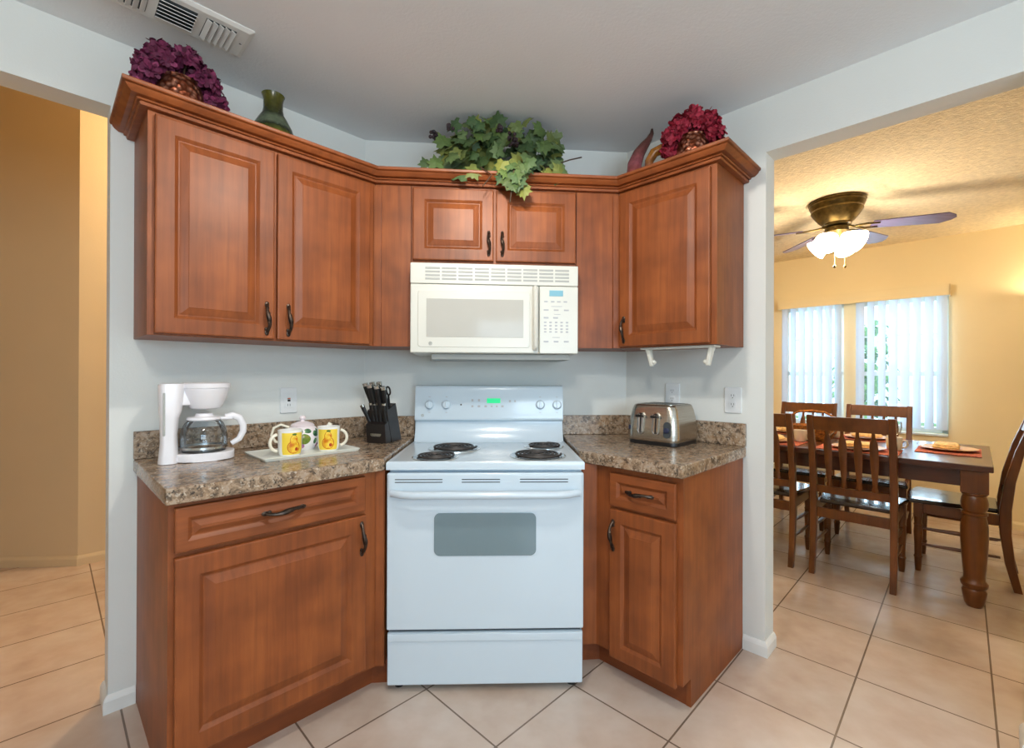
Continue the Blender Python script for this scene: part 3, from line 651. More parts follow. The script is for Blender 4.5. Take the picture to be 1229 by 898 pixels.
def emblem(parent, mat_, r):
    e = MB(); e.lathe([(r * 0.72, 0), (r, 0), (r, 0.0016), (r * 0.72, 0.0016)], 24, mat_ @ Matrix.Rotation(R_(90), 4, 'X'), cap=False)
    for s_ in (-1, 1): e.tube([(s_ * r * 0.30 + math.cos(a / 3.0) * r * 0.22, -0.0012, math.sin(a / 3.0) * r * 0.36) for a in range(0, 17)], r * 0.09, 5, mat_)
    return e.build('emblem', M['greyslot'], parent)
emblem(bk, bm_ @ Matrix.Translation((-0.334, -0.001, -0.060)), 0.007)
# oven door
od = MB(); od.box(-HW + 0.003, HW - 0.003, -0.002, 0.034, 0.246, 0.846, 0.006, 3); od = od.build('oven_door', M['enamel'], rg)
wn = MB(); wp = rrect(0.390, 0.163, 0.022)
wn.rings([[(0.0 + x, -0.0022, 0.612 + z) for x, z in wp], [(0.0 + x * 1.0, -0.0052, 0.612 + z) for x, z in wp], [(x * 0.975, -0.0062, 0.612 + z * 0.95) for x, z in wp]])
wn.build('window', M['ovenglass'], od, label='grey tinted rounded oven window').location.x = -0.002
hd = MB(); n = 17; pts = []; rad = []
for i in range(n):
    t = i / (n - 1); x = -0.355 + 0.71 * t; e = min(t, 1 - t)
    pts.append((x, -0.012 - 0.036 * min(1, (e / 0.10)) ** 0.6, 0.772 + 0.0 * t)); rad.append(0.0145)
hd.tube(pts, rad, 12, flat=1.0); hd.box(-0.370, 0.370, -0.010, -0.002, 0.755, 0.842, 0.004)
hd.build('door_handle', M['enamel'], od)
sv = MB()
for x0, x1 in ((-0.345, -0.165), (-0.092, 0.054), (0.130, 0.315)):
    for z in (0.8235, 0.813): sv.box(x0, x1, -0.0108, -0.009, z - 0.0016, z + 0.0016)
sv.build('vent_slot', M['gap'], od)
dr = MB(); dr.box(-HW + 0.004, HW - 0.004, 0.006, 0.034, 0.030, 0.232, 0.006, 3)
dr.box(-HW + 0.006, HW - 0.006, 0.000, 0.010, 0.200, 0.230, 0.004, 2)
dr.build('storage_drawer', M['enamel'], rg)
MB().box(-HW + 0.012, HW - 0.012, 0.02, 0.034, 0.228, 0.25).build('drawer_gap', M['gap'], rg)

# ------------------------------------------------------------------ over-the-range microwave
mw = thing('microwave', 'white over-the-range microwave mounted under the short middle cabinet doors', 'microwave', B.p(0.280, 0, 1.318), B.az)
MWW = 0.755; FD = -0.352
MB().box(0, MWW, FD, -0.005, 0.0, 0.404, 0.004).build('body', M['enamel2'], mw)
ub = MB(); ub.prism([(0.06, -0.02), (MWW - 0.02, -0.02), (MWW - 0.03, -0.33), (0.09, -0.33)], -0.026, -0.0005, 0.004); ub.build('underside_tray', M['greyslot'], mw)
gr = MB(); gr.box(0.0, MWW, FD - 0.018, FD - 0.0005, 0.310, 0.402, 0.004); gr = gr.build('vent_grille', M['enamel2'], mw)
sv = MB()
for i in range(9):
    x0 = 0.066 + i * 0.0728
    for z in (0.331, 0.347, 0.363, 0.379): sv.box(x0, x0 + 0.064, FD - 0.0195, FD - 0.016, z - 0.0042, z + 0.0042)
sv.build('grille_slot', M['greyslot'], gr)
md = MB(); md.box(0.001, 0.573, FD - 0.022, FD - 0.0005, 0.002, 0.307, 0.005, 3); md = md.build('door', M['enamel2'], mw)
rim = MB(); a = rrect(0.500, 0.250, 0.012); b_ = rrect(0.470, 0.210, 0.008)
rim.rings([[(0.284 + x, FD - 0.0222, 0.152 + z) for x, z in a], [(0.284 + x * 0.99, FD - 0.0245, 0.152 + z * 0.99) for x, z in a], [(0.284 + x * 0.975, FD - 0.0245, 0.152 + z * 0.97) for x, z in a]])
rim.build('door_panel', M['enamel2'], md)
w_ = MB(); w_.box(0.072, 0.503, FD - 0.0262, FD - 0.0240, 0.072, 0.242, 0.0008); w_.build('window', M['mwglass'], md, label='pale grey microwave window')
hb = MB(); hb.tube([(0.556, FD - 0.026, 0.022), (0.556, FD - 0.040, 0.034), (0.556, FD - 0.046, 0.08), (0.556, FD - 0.046, 0.23), (0.556, FD - 0.040, 0.285), (0.556, FD - 0.024, 0.298)], 0.013, 12, flat=0.9); hb.build('door_handle', M['enamel2'], md)
emblem(md, Matrix.Translation((0.090, FD - 0.0255, 0.043)), 0.008)
cp = MB(); cp.box(0.577, MWW - 0.001, FD - 0.022, FD - 0.0005, 0.002, 0.307, 0.004); cp = cp.build('control_panel', M['enamel2'], mw)
q = MB(); q.box(0.622, 0.684, FD - 0.0245, FD - 0.021, 0.262, 0.288); q.build('display', M['bluelcd'], cp, label='teal clock display')
rows = [(0.237, (0.603, 0.634, 0.662, 0.692), .016, .006), (0.199, (0.604, 0.650, 0.697), .022, .006), (0.164, (0.604, 0.647), .022, .007)]
rows += [(z, (0.600, 0.624, 0.650, 0.675, 0.700), .011, .006) for z in (0.143, 0.128, 0.113, 0.100)] + [(0.056, (0.604, 0.650, 0.697), .022, .007), (0.216, (0.652,), .05, .002), (0.180, (0.655,), .03, .002), (0.075, (0.650,), .034, .002)]
for z, xs_, w, h in rows:
    for x in xs_: MB().box(x - w / 2 + 0.003, x + w / 2 + 0.003, FD - 0.0232, FD - 0.021, z - h / 2, z + h / 2).build('key' if h > 0.003 else 'key_caption', M['key'], cp)

# ------------------------------------------------------------------ things on the left worktop
cf = thing('coffee_maker', 'white drip coffee maker with glass carafe at the far left of the worktop', 'coffee maker', L.p(0.150, 0.175, CT + 0.001), L.az + R_(-10))
MB().prism([(x + 0.026, y) for x, y in rrect(0.190, 0.155, 0.06)], 0.0, 0.030, 0.005).build('base', M['cmplastic'], cf, angle=45)
col = MB()
colr = []
for z, x0, x1, w in ((0.0, -0.112, -0.050, 0.066), (0.07, -0.106, -0.054, 0.064), (0.10, -0.106, -0.055, 0.064), (0.16, -0.108, -0.050, 0.066), (0.185, -0.110, -0.042, 0.068), (0.27, -0.113, -0.034, 0.068), (0.281, -0.110, -0.034, 0.066), (0.283, -0.101, -0.045, 0.056)):
    colr.append([((x0 + x1) / 2 + px * (x1 - x0), py * 2 * w, z) for px, py in rrect(1.0, 1.0, 0.3, 4)])
col.rings(colr); col.build('water_tank', M['cmplastic'], cf, angle=40)
wlv = MB(); wlv.box(-0.0965, -0.0895, -0.0705, -0.062, 0.10, 0.25, 0.002); wlv.build('water_gauge', M['greyslot'], cf)
ar = MB(); ar.prism([(-0.07, -0.035), (0.0, -0.035), (0.0, 0.035), (-0.07, 0.035)], 0.200, 0.268, 0.012); ar.build('brew_arm', M['cmplastic'], cf)
bk_ = MB(); bk_.lathe([(0.001, 0.186), (0.035, 0.186), (0.048, 0.190), (0.058, 0.205), (0.070, 0.240), (0.074, 0.256), (0.075, 0.258), (0.075, 0.264), (0.079, 0.265), (0.080, 0.281), (0.072, 0.285), (0.001, 0.286)], 40, Matrix.Translation((0.030, 0, 0))); bk_.build('filter_basket', M['cmplastic'], cf, angle=28)
wp_ = MB(); wp_.lathe([(0.001, 0.0303), (0.068, 0.0303), (0.068, 0.033), (0.001, 0.033)], 32, Matrix.Translation((0.025, 0, 0))); wp_.build('warming_plate', M['black'], cf)
cg = MB(); cp_ = [(0.066, 0.034), (0.073, 0.040), (0.075, 0.06), (0.075, 0.09), (0.070, 0.115), (0.060, 0.135), (0.050, 0.144)]
cg.lathe(cp_, 36, Matrix.Translation((0.025, 0, 0)), cap=False); cg = cg.build('carafe', M['carafe'], cf, angle=60)
cbnd = MB(); cbnd.lathe([(0.075, 0.042), (0.077, 0.042), (0.077, 0.050), (0.075, 0.050)], 36, Matrix.Translation((0.025, 0, 0)), cap=False); cbnd.build('carafe_band', M['chrome'], cg)
lid = MB(); lid.lathe([(0.001, 0.144), (0.052, 0.144), (0.056, 0.148), (0.053, 0.156), (0.030, 0.160), (0.026, 0.170), (0.001, 0.172)], 32, Matrix.Translation((0.025, 0, 0)))
lid.box(0.05, 0.115, -0.016, 0.016, 0.143, 0.155, 0.004); lid.build('carafe_lid', M['cmplastic'], cg)
ch = MB(); ch.tube([(0.092, 0, 0.152), (0.116, 0, 0.157), (0.138, 0, 0.147), (0.151, 0, 0.120), (0.151, 0, 0.094), (0.138, 0, 0.066), (0.112, 0, 0.050)], [0.012, 0.013, 0.013, 0.0125, 0.012, 0.011, 0.009], 12, flat=0.8)
ch.build('carafe_handle', M['cmplastic'], cg)

ty = MB(); tw, td = 0.37, 0.235
ty.rings([[(x * 0.97, y * 0.96, 0) for x, y in rrect(tw, td, 0.006, 2)], [(x, y, 0.010) for x, y in rrect(tw, td, 0.006, 2)], [(x * 0.985, y * 0.975, 0.0115) for x, y in rrect(tw, td, 0.006, 2)], [(x * 0.955, y * 0.93, 0.0085) for x, y in rrect(tw, td, 0.006, 2)]])
tr = thing('serving_tray', 'flat white rectangular tray under the teapot and mugs', 'tray', L.p(0.492, 0.300, CT + 0.0005), L.az)
ty.build('tray_body', M['tray'], tr)
TZ = CT + 0.0095
def mug(u, v, rz, hside, label):
    g = thing('mug', label, 'mug', L.p(u, v, TZ), rz, None)
    b = MB(); b.lathe([(0.001, 0.0), (0.034, 0.0), (0.037, 0.004), (0.041, 0.02), (0.0425, 0.094), (0.0425, 0.097), (0.039, 0.097), (0.038, 0.09), (0.036, 0.012), (0.001, 0.010)], 40); b.build('cup', M['mug'], g, angle=40)
    h = MB(); q = []
    for i in range(13):
        a = R_(-78 + 156 * i / 12); q.append((hside * (0.040 + 0.030 * math.cos(a)), 0, 0.050 + 0.032 * math.sin(a)))
    h.tube(q, [0.006] * 13, 10, flat=1.25); h.build('handle', M['cream'], g, label='plain white handle')
    return g
rzc = math.atan2(L.p(0.41, 0.37).y, L.p(0.41, 0.37).x) - R_(90)
mug(0.412, 0.372, rzc + R_(16), -1, 'yellow pear mug with its handle at left, left of the two on the tray')
mug(0.566, 0.362, R_(24) - R_(8), 1, 'yellow pear mug with its handle at right, right of the two on the tray')
tp = thing('teapot', 'clear-toned round teapot with fruit print and lid behind the two mugs', 'teapot', L.p(0.505, 0.252, TZ), R_(24))
b = MB(); b.lathe([(0.001, 0), (0.045, 0), (0.048, 0.004), (0.060, 0.02), (0.068, 0.045), (0.064, 0.072), (0.050, 0.090), (0.042, 0.096)], 40); b.build('pot', M['teapot'], tp, angle=50)
b = MB(); b.lathe([(0.044, 0.094), (0.046, 0.097), (0.040, 0.104), (0.020, 0.112), (0.008, 0.114), (0.007, 0.120), (0.012, 0.124), (0.013, 0.130), (0.008, 0.136), (0.001, 0.137)], 32); b.build('lid', M['potlid'], tp, angle=50)
b = MB(); b.tube([(0.058, 0, 0.035), (0.080, 0, 0.050), (0.094, 0, 0.078), (0.108, 0, 0.102)], [0.016, 0.013, 0.010, 0.009], 12); b.build('spout', M['cream'], tp)
b = MB(); b.tube([(-0.050, 0, 0.090), (-0.080, 0, 0.102), (-0.106, 0, 0.090), (-0.114, 0, 0.060), (-0.100, 0, 0.034), (-0.062, 0, 0.024)], 0.0055, 10, flat=1.3); b.build('handle', M['cream'], tp)

# knife block: local x across, -y is its front, knives lean forward
KA = R_(-16)
kb = thing('knife_block', 'black slanted knife block full of knives beside the range', 'knife block', L.p(0.890, 0.246, CT + 0.0005), KA)
tilt = 0.36
def slab(x0, x1, y0, y1, h0, h1, sl):
    mb = MB(); pr = [(y0, 0), (y1, 0), (y1 - sl * h1, h1), (y0 - sl * h0, h0)]
    mb.rings([[(x0, y, z) for y, z in pr], [(x1, y, z) for y, z in pr]])
    bmesh.ops.bevel(mb.bm, geom=mb.bm.edges[:], offset=0.003, segments=2, affect='EDGES', profile=0.5)
    return mb
slab(-0.052, 0.052, -0.025, 0.065, 0.150, 0.182, 0.30).build('tall_block', M['blackwood'], kb)
slab(-0.050, 0.050, -0.075, -0.027, 0.088, 0.110, 0.10).build('steak_knife_block', M['blackwood'], kb)
pl_ = MB(); pl_.prism([(x, y) for x, y in rrect(0.056, 0.020, 0.009)], -0.001, 0.001); pl_.bm.transform(Matrix.Translation((0, -0.0788, 0.042)) @ Matrix.Rotation(R_(90 - 5.7), 4, 'X')); pl_.build('name_plate', M['steel'], kb)
kfw = Matrix.Translation(kb.location) @ Matrix.Rotation(KA, 4, 'Z')
def knife_proto(ln, wd):
    k = thing('kitchen_knife', '-', 'knife', (0, 0, 0), 0)
    h = MB(); h.rings([[(x * wd * a, y * 0.015 * a + o, z * ln) for x, y in rrect(1, 1, 0.32, 3)] for z, a, o in ((-0.18, 0.9, 0), (0.0, 0.92, 0), (0.3, 0.86, 0.001), (0.65, 0.96, 0), (0.92, 1.0, 0.001), (0.98, 0.86, 0.001))])
    h.build('handle', M['black'], k)
    c_ = MB(); c_.rings([[(x * wd * 1.03, y * 0.0158 + 0.001, z * ln) for x, y in rrect(1, 1, 0.32, 3)] for z in (0.90, 1.025)]); c_.build('end_cap', M['steel'], k)
    return k
def place_knife(proto, first, x, y, z, lean, side, label, group):
    k = proto if first else dup(proto, (0, 0, 0), 0, label)
    m = kfw @ Matrix.Translation((x * 1.15, y, z)) @ Matrix.Rotation(R_(side), 4, 'Y') @ Matrix.Rotation(R_(lean), 4, 'X')
    k.location = m.to_translation(); k.rotation_euler = m.to_euler(); k['label'] = label; k['group'] = group
    return k
pa = knife_proto(0.112, 0.024); pb = knife_proto(0.080, 0.0185)
tops = [(-0.034, -0.044, 0.168, 17, -11, 'leftmost tall knife in the back row of the black block'), (-0.012, -0.040, 0.172, 17, -6, 'second tall knife from the left in the back row of the black block'), (-0.010, -0.066, 0.160, 17, -5, 'tall knife just in front of the second one in the black block'), (0.013, -0.040, 0.172, 17, -2, 'third tall knife from the left in the back row of the black block'), (0.014, -0.066, 0.155, 16, -1, 'tall knife standing lower at the middle of the black block'), (0.036, -0.058, 0.150, 16, 1, 'rightmost tall knife of the black block in front of the shears')]
for i, (x, y, z, ln, sd_, lab) in enumerate(tops): place_knife(pa, i == 0, x, y, z, ln, sd_, lab, 'large knives in the knife block')
small = [(-0.040, -0.060, 0.100, 14, -20, 'small steak knife tilting outward at the far left of the front block'), (-0.022, -0.055, 0.105, 10, -6, 'second small steak knife from the left in the front block'), (-0.006, -0.058, 0.105, 10, -4, 'third small steak knife from the left in the front block'), (0.010, -0.058, 0.106, 10, -2, 'fourth small steak knife from the left in the front block'), (0.034, -0.062, 0.104, 10, 0, 'rightmost small steak knife in the front block')]
for i, (x, y, z, ln, sd_, lab) in enumerate(small): place_knife(pb, i == 0, x, y, z, ln, sd_, lab, 'steak knives in the front of the knife block')
shx = thing('kitchen_shears', 'black handled kitchen shears at the right rear of the knife block', 'shears', (0, 0, 0), 0)
for s_ in (-1, 1):
    h = MB(); h.tube([(s_ * (0.010 + 0.010 * math.cos(a)), 0.0, 0.068 + 0.020 * math.sin(a)) for a in [2 * math.pi * i / 16 for i in range(17)]], 0.0042, 8); h.tube([(s_ * 0.003, 0, -0.02), (s_ * 0.006, 0, 0.03), (s_ * 0.008, 0, 0.05)], 0.005, 8); h.build('finger_grip', M['black'], shx)
m_ = kfw @ Matrix.Translation((0.036, -0.030, 0.176)) @ Matrix.Rotation(R_(16), 4, 'X'); shx.location = m_.to_translation(); shx.rotation_euler = m_.to_euler()

# ------------------------------------------------------------------ toaster
to = thing('toaster', 'brushed steel four-slice toaster with black base on the right worktop', 'toaster', R.p(0.292, 0.155, CT + 0.0005), R.az)
TWD, TDP = 0.250, 0.250
sh = MB(); rr_ = []
for z, s_ in ((0.018, 0.985), (0.030, 1.0), (0.075, 0.99), (0.120, 0.955), (0.155, 0.90), (0.170, 0.862), (0.178, 0.835), (0.182, 0.80)):
    rr_.append([(x, y, z) for x, y in rrect(TWD * s_, TDP * s_, 0.042 * s_, 8)])
sh.rings(rr_); sh.build('shell', M['brushed'], to, angle=50)
bs_ = MB(); bs_.prism([(x, y) for x, y in rrect(TWD * 0.98, TDP * 0.98, 0.042, 8)], 0.0, 0.019, 0.003); bs_.build('base', M['black'], to)
tpn = MB(); tpn.prism([(x, y) for x, y in rrect(TWD * 0.74, TDP * 0.74, 0.03, 8)], 0.1815, 0.184); tpn = tpn.build('top_panel', M['brushed'], to)
for y in (-0.06, -0.022, 0.022, 0.06):
    t_ = MB(); t_.box(-0.075, 0.075, y - 0.009, y + 0.009, 0.1842, 0.1848); t_.build('slot', M['black'], tpn)
def tface(x, z): return Matrix.Translation((x, -TDP / 2 * (1.0 - max(0, z - 0.03) ** 1.5 * 1.6) - 0.0035, z)) @ Matrix.Rotation(R_(-1 - z * 48), 4, 'X')
for x in (-0.045, 0.030):
    c_ = MB(); pts = rrect(0.032, 0.104, 0.0159, 6)
    c_.rings([[(px * k, -d, pz * (1 if abs(pz) < 0.03 else k)) for px, pz in pts] for k, d in ((1.0, -0.008), (1.0, 0.0035), (0.88, 0.004), (0.82, 0.002))]); c_.bm.transform(tface(x, 0.098)); c_ = c_.build('lever_channel', M['chrome'], to)
    k_ = MB(); k_.box(-0.003, 0.003, -0.0045, -0.0015, -0.044, 0.044); k_.bm.transform(tface(x, 0.098)); k_.build('lever_slit', M['black'], c_)
    k_ = MB(); k_.box(-0.017, 0.017, -0.026, -0.003, -0.006, 0.006, 0.004); k_.bm.transform(tface(x, 0.128)); k_.build('lever', M['black'], c_)
for x in (-0.098, 0.084):
    d_ = MB(); d_.prism(rrect(0.032, 0.072, 0.0159, 8), -0.006, 0.003, 0.001); d_.bm.transform(tface(x, 0.074) @ Matrix.Rotation(R_(90), 4, 'X')); 
    if x < 0: d_.bm.transform(Matrix.Translation((-0.003, 0.020, 0)) @ Matrix.Translation((x, -0.12, 0)) @ Matrix.Rotation(R_(-42), 4, 'Z') @ Matrix.Translation((-x, 0.12, 0)))
    d_ = d_.build('dial_plate', M['gap'], to)
    k_ = MB(); k_.lathe([(0.001, 0), (0.0125, 0), (0.012, 0.008), (0.009, 0.010), (0.001, 0.010)], 20); k_.bm.transform(tface(x, 0.072) @ Matrix.Translation((0, -0.002, 0)) @ Matrix.Rotation(R_(90), 4, 'X'))
    if x < 0: k_.bm.transform(Matrix.Translation((-0.003, 0.020, 0)) @ Matrix.Translation((x, -0.12, 0)) @ Matrix.Rotation(R_(-42), 4, 'Z') @ Matrix.Translation((-x, 0.12, 0)))
    k_.build('browning_dial', M['dial'], d_)

# ------------------------------------------------------------------ wall fittings
def outlet(fr, u, z, label, gfci=False):
    o = thing('power_outlet', label, 'outlet', fr.p(u, 0.0, z), fr.az)
    p = MB(); p.rings([[(x * k, -d, z_ * k) for x, z_ in rrect(0.074, 0.118, 0.006, 3)] for k, d in ((1, 0.001), (1, 0.005), (0.95, 0.0075))]); p.build('cover_plate', M['outlet'], o)
    if gfci:
        f = MB(); f.box(-0.017, 0.017, -0.0095, -0.006, -0.034, 0.034, 0.001); f = f.build('socket_face', M['outlet'], o)
        b = MB(); b.box(-0.006, 0.006, -0.0115, -0.009, -0.005, 0.004); b.build('test_button', M['black'], f, label='black test button')
        b = MB(); b.box(-0.006, 0.006, -0.0115, -0.009, 0.006, 0.011); b.build('reset_button', M['placemat'], f, label='red reset button')
        b = MB()
        for x in (-0.005, 0.005): b.box(x - 0.001, x + 0.001, -0.0098, -0.009, -0.026, -0.016)
        b.build('socket_hole', M['gap'], f)
    else:
        for z_ in (-0.020, 0.020):
            f = MB(); f.lathe([(0.001, 0), (0.016, 0), (0.0165, 0.003), (0.001, 0.003)], 20, Matrix.Translation((0, -0.0065, z_)) @ Matrix.Rotation(R_(90), 4, 'X')); f = f.build('socket_face', M['outlet'], o)
            b = MB()
            for x in (-0.0055, 0.0055): b.box(x - 0.0009, x + 0.0009, -0.0101, -0.0094, z_ - 0.002, z_ + 0.007)
            b.lathe([(0.001, 0), (0.0022, 0), (0.0022, 0.0006), (0.001, 0.0006)], 10, Matrix.Translation((0, -0.0094, z_ - 0.008)) @ Matrix.Rotation(R_(90), 4, 'X'))
            b.build('socket_hole', M['gap'], f)
    return o
outlet(L, 0.538, 1.103, 'white outlet with dark test button on the left wall above the tray', True)
outlet(R, 0.266, 1.125, 'white outlet on the right wall just above the toaster')
outlet(R, 0.556, 1.110, 'white outlet on the right wall near the dining room opening')
ph = thing('paper_towel_holder', 'empty white paper towel holder under the right wall cabinet', 'towel holder', R.p(0.0, 0.0, ZB - 0.0005), R.az)
MB().box(0.245, 0.585, -0.285, -0.225, -0.010, 0.0, 0.003).build('mount_plate', M['enamel2'], ph)
for x, sg in ((0.272, 1), (0.562, -1)):
    a = MB(); a.rings([[(x + px * 0.020 + sg * o, -0.255 + py * w, z) for px, py in rrect(1, 1, 0.3, 3)] for z, w, o in ((-0.008, 0.045, 0), (-0.03, 0.034, 0.006), (-0.062, 0.026, 0.013), (-0.078, 0.022, 0.016), (-0.084, 0.014, 0.016))])
    a.lathe([(0.011, 0), (0.011, 0.012), (0.006, 0.018)], 16, Matrix.Translation((x + sg * 0.018, -0.255, -0.068)) @ Matrix.Rotation(R_(90 * sg), 4, 'Y')); a.build('arm', M['enamel2'], ph)

# ceiling vent
vw = thing('ceiling_vent', 'white metal ceiling air vent near the left wall', 'vent', L.p(0.06, 0.322, CEIL - 0.0005), L.az)
fm = MB(); fm.rings([[(x, y, z) for x, y in rrect(w, h, 0.004, 1)] for w, h, z in ((0.43, 0.185, 0), (0.43, 0.185, -0.003), (0.405, 0.16, -0.010), (0.40, 0.155, -0.010))]); fm.build('frame', M['trim'], vw)
for (x0, x1, ax, n_) in ((-0.165, -0.075, 'y', 5), (-0.050, 0.050, 'x', 6), (0.075, 0.165, 'y', 5)):
    rc = MB(); rc.box(x0, x1, -0.058, 0.058, -0.0112, -0.0098); rc.build('duct_opening', M['gap'], vw)
    for i in range(n_):
        f_ = MB(); t = (i + 0.5) / n_
        if ax == 'x':
            y = -0.058 + 0.116 * t; f_.box(x0, x1, -0.0085, 0.0085, -0.0008, 0.0008, mat=Matrix.Translation((0, y, -0.016)) @ Matrix.Rotation(R_(32), 4, 'X'))
        else:
            x = x0 + (x1 - x0) * t; f_.box(-0.008, 0.008, -0.058, 0.058, -0.0008, 0.0008, mat=Matrix.Translation((x, 0, -0.015)) @ Matrix.Rotation(R_(28 if x > 0 else -28), 4, 'Y'))
        f_.build('louver', M['trim'], vw)
sc_ = MB(); sc_.sphere((0.19, 0.0, -0.008), 0.006, 10, (1, 1, 0.5)); sc_.sphere((-0.19, 0.0, -0.008), 0.006, 10, (1, 1, 0.5)); sc_.build('screw', M['chrome'], vw)

# ------------------------------------------------------------------ decorations on top of the cabinets
CTZ = ZT + 0.0005
def bloom_mb(rad, n, psize):
    mb = MB()
    for i in range(n):
        z = 1 - 1.75 * (i + 0.5) / n; a = i * 2.39996; r = math.sqrt(max(0, 1 - z * z))
        d = Vector((r * math.cos(a), r * math.sin(a), z)); c = d * rad * random.uniform(0.70, 1.06)
        q = d.to_track_quat('Z', 'Y').to_matrix() @ Matrix.Rotation(random.uniform(0, 6.28), 3, 'Z') @ Matrix.Rotation(random.uniform(-0.4, 0.4), 3, 'X')
        for k in range(4):
            kr = Matrix.Rotation(k * math.pi / 2 + random.uniform(-0.2, 0.2), 3, 'Z'); s_ = psize * random.uniform(0.8, 1.15); cu = random.uniform(0.1, 0.5)
            P = [(0, 0, 0), (s_ * 0.45, -s_ * 0.42, s_ * 0.10), (s_ * 0.95, -s_ * 0.30, s_ * cu), (s_ * 1.08, 0.0, s_ * cu * 1.25), (s_ * 0.95, s_ * 0.30, s_ * cu), (s_ * 0.45, s_ * 0.42, s_ * 0.10)]
            vs = [mb.bm.verts.new(c + q @ (kr @ Vector(p))) for p in P]; mid = mb.bm.verts.new(c + q @ (kr @ Vector((s_ * 0.55, 0, s_ * cu * 0.35))))
            for j in range(6): mb.bm.faces.new((vs[j], vs[(j + 1) % 6], mid))
    return mb
def hydrangea(loc, rz, label, mat_, heads, potr, poth, psize=0.016, n=34):
    t = thing('hydrangea_arrangement', label, 'flower arrangement', loc, rz)
    p = MB(); p.lathe([(0.001, 0), (potr * 0.70, 0), (potr * 0.92, poth * 0.2), (potr, poth * 0.5), (potr * 0.93, poth * 0.82), (potr * 0.80, poth * 0.96), (potr * 0.82, poth), (potr * 0.72, poth), (potr * 0.70, poth * 0.8), (0.001, poth * 0.78)], 32); p.build('vase', M['copper'], t, angle=60)
    for (x, y, z, r) in heads:
        b = bloom_mb(r, n, psize).build('bloom', mat_, t, smooth=False, recalc=False); b.location = (x, y, z); b.rotation_euler = (random.uniform(-0.5, 0.5), random.uniform(-0.5, 0.5), random.uniform(0, 6))
        s_ = MB(); s_.tube([(x * 0.15, y * 0.15, poth * 0.8), (x * 0.6, y * 0.6, (poth + z) / 2), (x, y, z)], 0.003, 6); s_.build('stem', M['stem'], t)
    return t
hydrangea(L.p(0.085, 0.245, CTZ), R_(36), 'plum purple hydrangeas in a copper vase on the left wall cabinet', M['plum'],
          [(-0.085, -0.030, 0.158, 0.040), (-0.048, -0.035, 0.203, 0.044), (0.018, -0.030, 0.216, 0.046), (0.070, -0.012, 0.173, 0.044), (0.098, 0.012, 0.118, 0.038), (0.02, 0.05, 0.208, 0.042), (-0.05, 0.04, 0.198, 0.042), (-0.098, 0.0, 0.118, 0.032)], 0.074, 0.158, psize=0.021, n=62)
hydrangea(R.p(0.470, 0.245, CTZ), R_(-22), 'crimson hydrangeas in a copper vase on the right wall cabinet', M['crimson'],
          [(-0.078, -0.030, 0.165, 0.040), (-0.050, -0.030, 0.210, 0.042), (0.008, -0.035, 0.228, 0.044), (0.060, -0.020, 0.210, 0.040), (0.088, -0.005, 0.165, 0.038), (0.01, 0.05, 0.215, 0.042), (-0.088, 0.0, 0.125, 0.034)], 0.070, 0.168, psize=0.020, n=60)
gv = thing('bottle_vase', 'green glazed bottle vase with a pale band on the left wall cabinet', 'vase', L.p(0.405, 0.195, CTZ), 0)
b = MB(); b.lathe([(0.001, 0), (0.074, 0), (0.084, 0.02), (0.087, 0.06), (0.082, 0.105), (0.071, 0.140), (0.054, 0.172), (0.040, 0.195), (0.036, 0.215), (0.036, 0.245), (0.039, 0.262), (0.043, 0.272), (0.038, 0.273), (0.032, 0.25), (0.030, 0.22), (0.001, 0.21)], 40)
b.build('vase_body', M['greenglaze'], gv, angle=60)
hn = thing('glass_horn', 'tall curved glass horn pointing up on the right wall cabinet', 'ornament', R.p(0.222, 0.235, CTZ), R_(-20))
b = MB(); b.tube([(-0.030, 0, 0.0), (-0.036, 0, 0.08), (-0.032, 0, 0.14), (-0.012, 0, 0.19), (0.014, 0, 0.225), (0.034, 0, 0.25), (0.046, 0, 0.275), (0.047, 0, 0.295)], [0.034, 0.036, 0.034, 0.028, 0.021, 0.015, 0.010, 0.005], 16); b.build('horn', M['hornglass'], hn, angle=60)
hm = thing('glass_horn', 'low arched glass horn bent over beside the tall one on the right wall cabinet', 'ornament', R.p(0.318, 0.240, CTZ), R_(-20))
b = MB(); b.tube([(-0.052, 0, 0.0), (-0.052, 0, 0.07), (-0.047, 0, 0.125), (-0.026, 0, 0.160), (0.004, 0, 0.172), (0.036, 0, 0.160), (0.055, 0, 0.125), (0.062, 0, 0.09)], [0.014, 0.017, 0.020, 0.022, 0.023, 0.021, 0.015, 0.008], 16); b.build('horn', M['humpglass'], hm, angle=60)

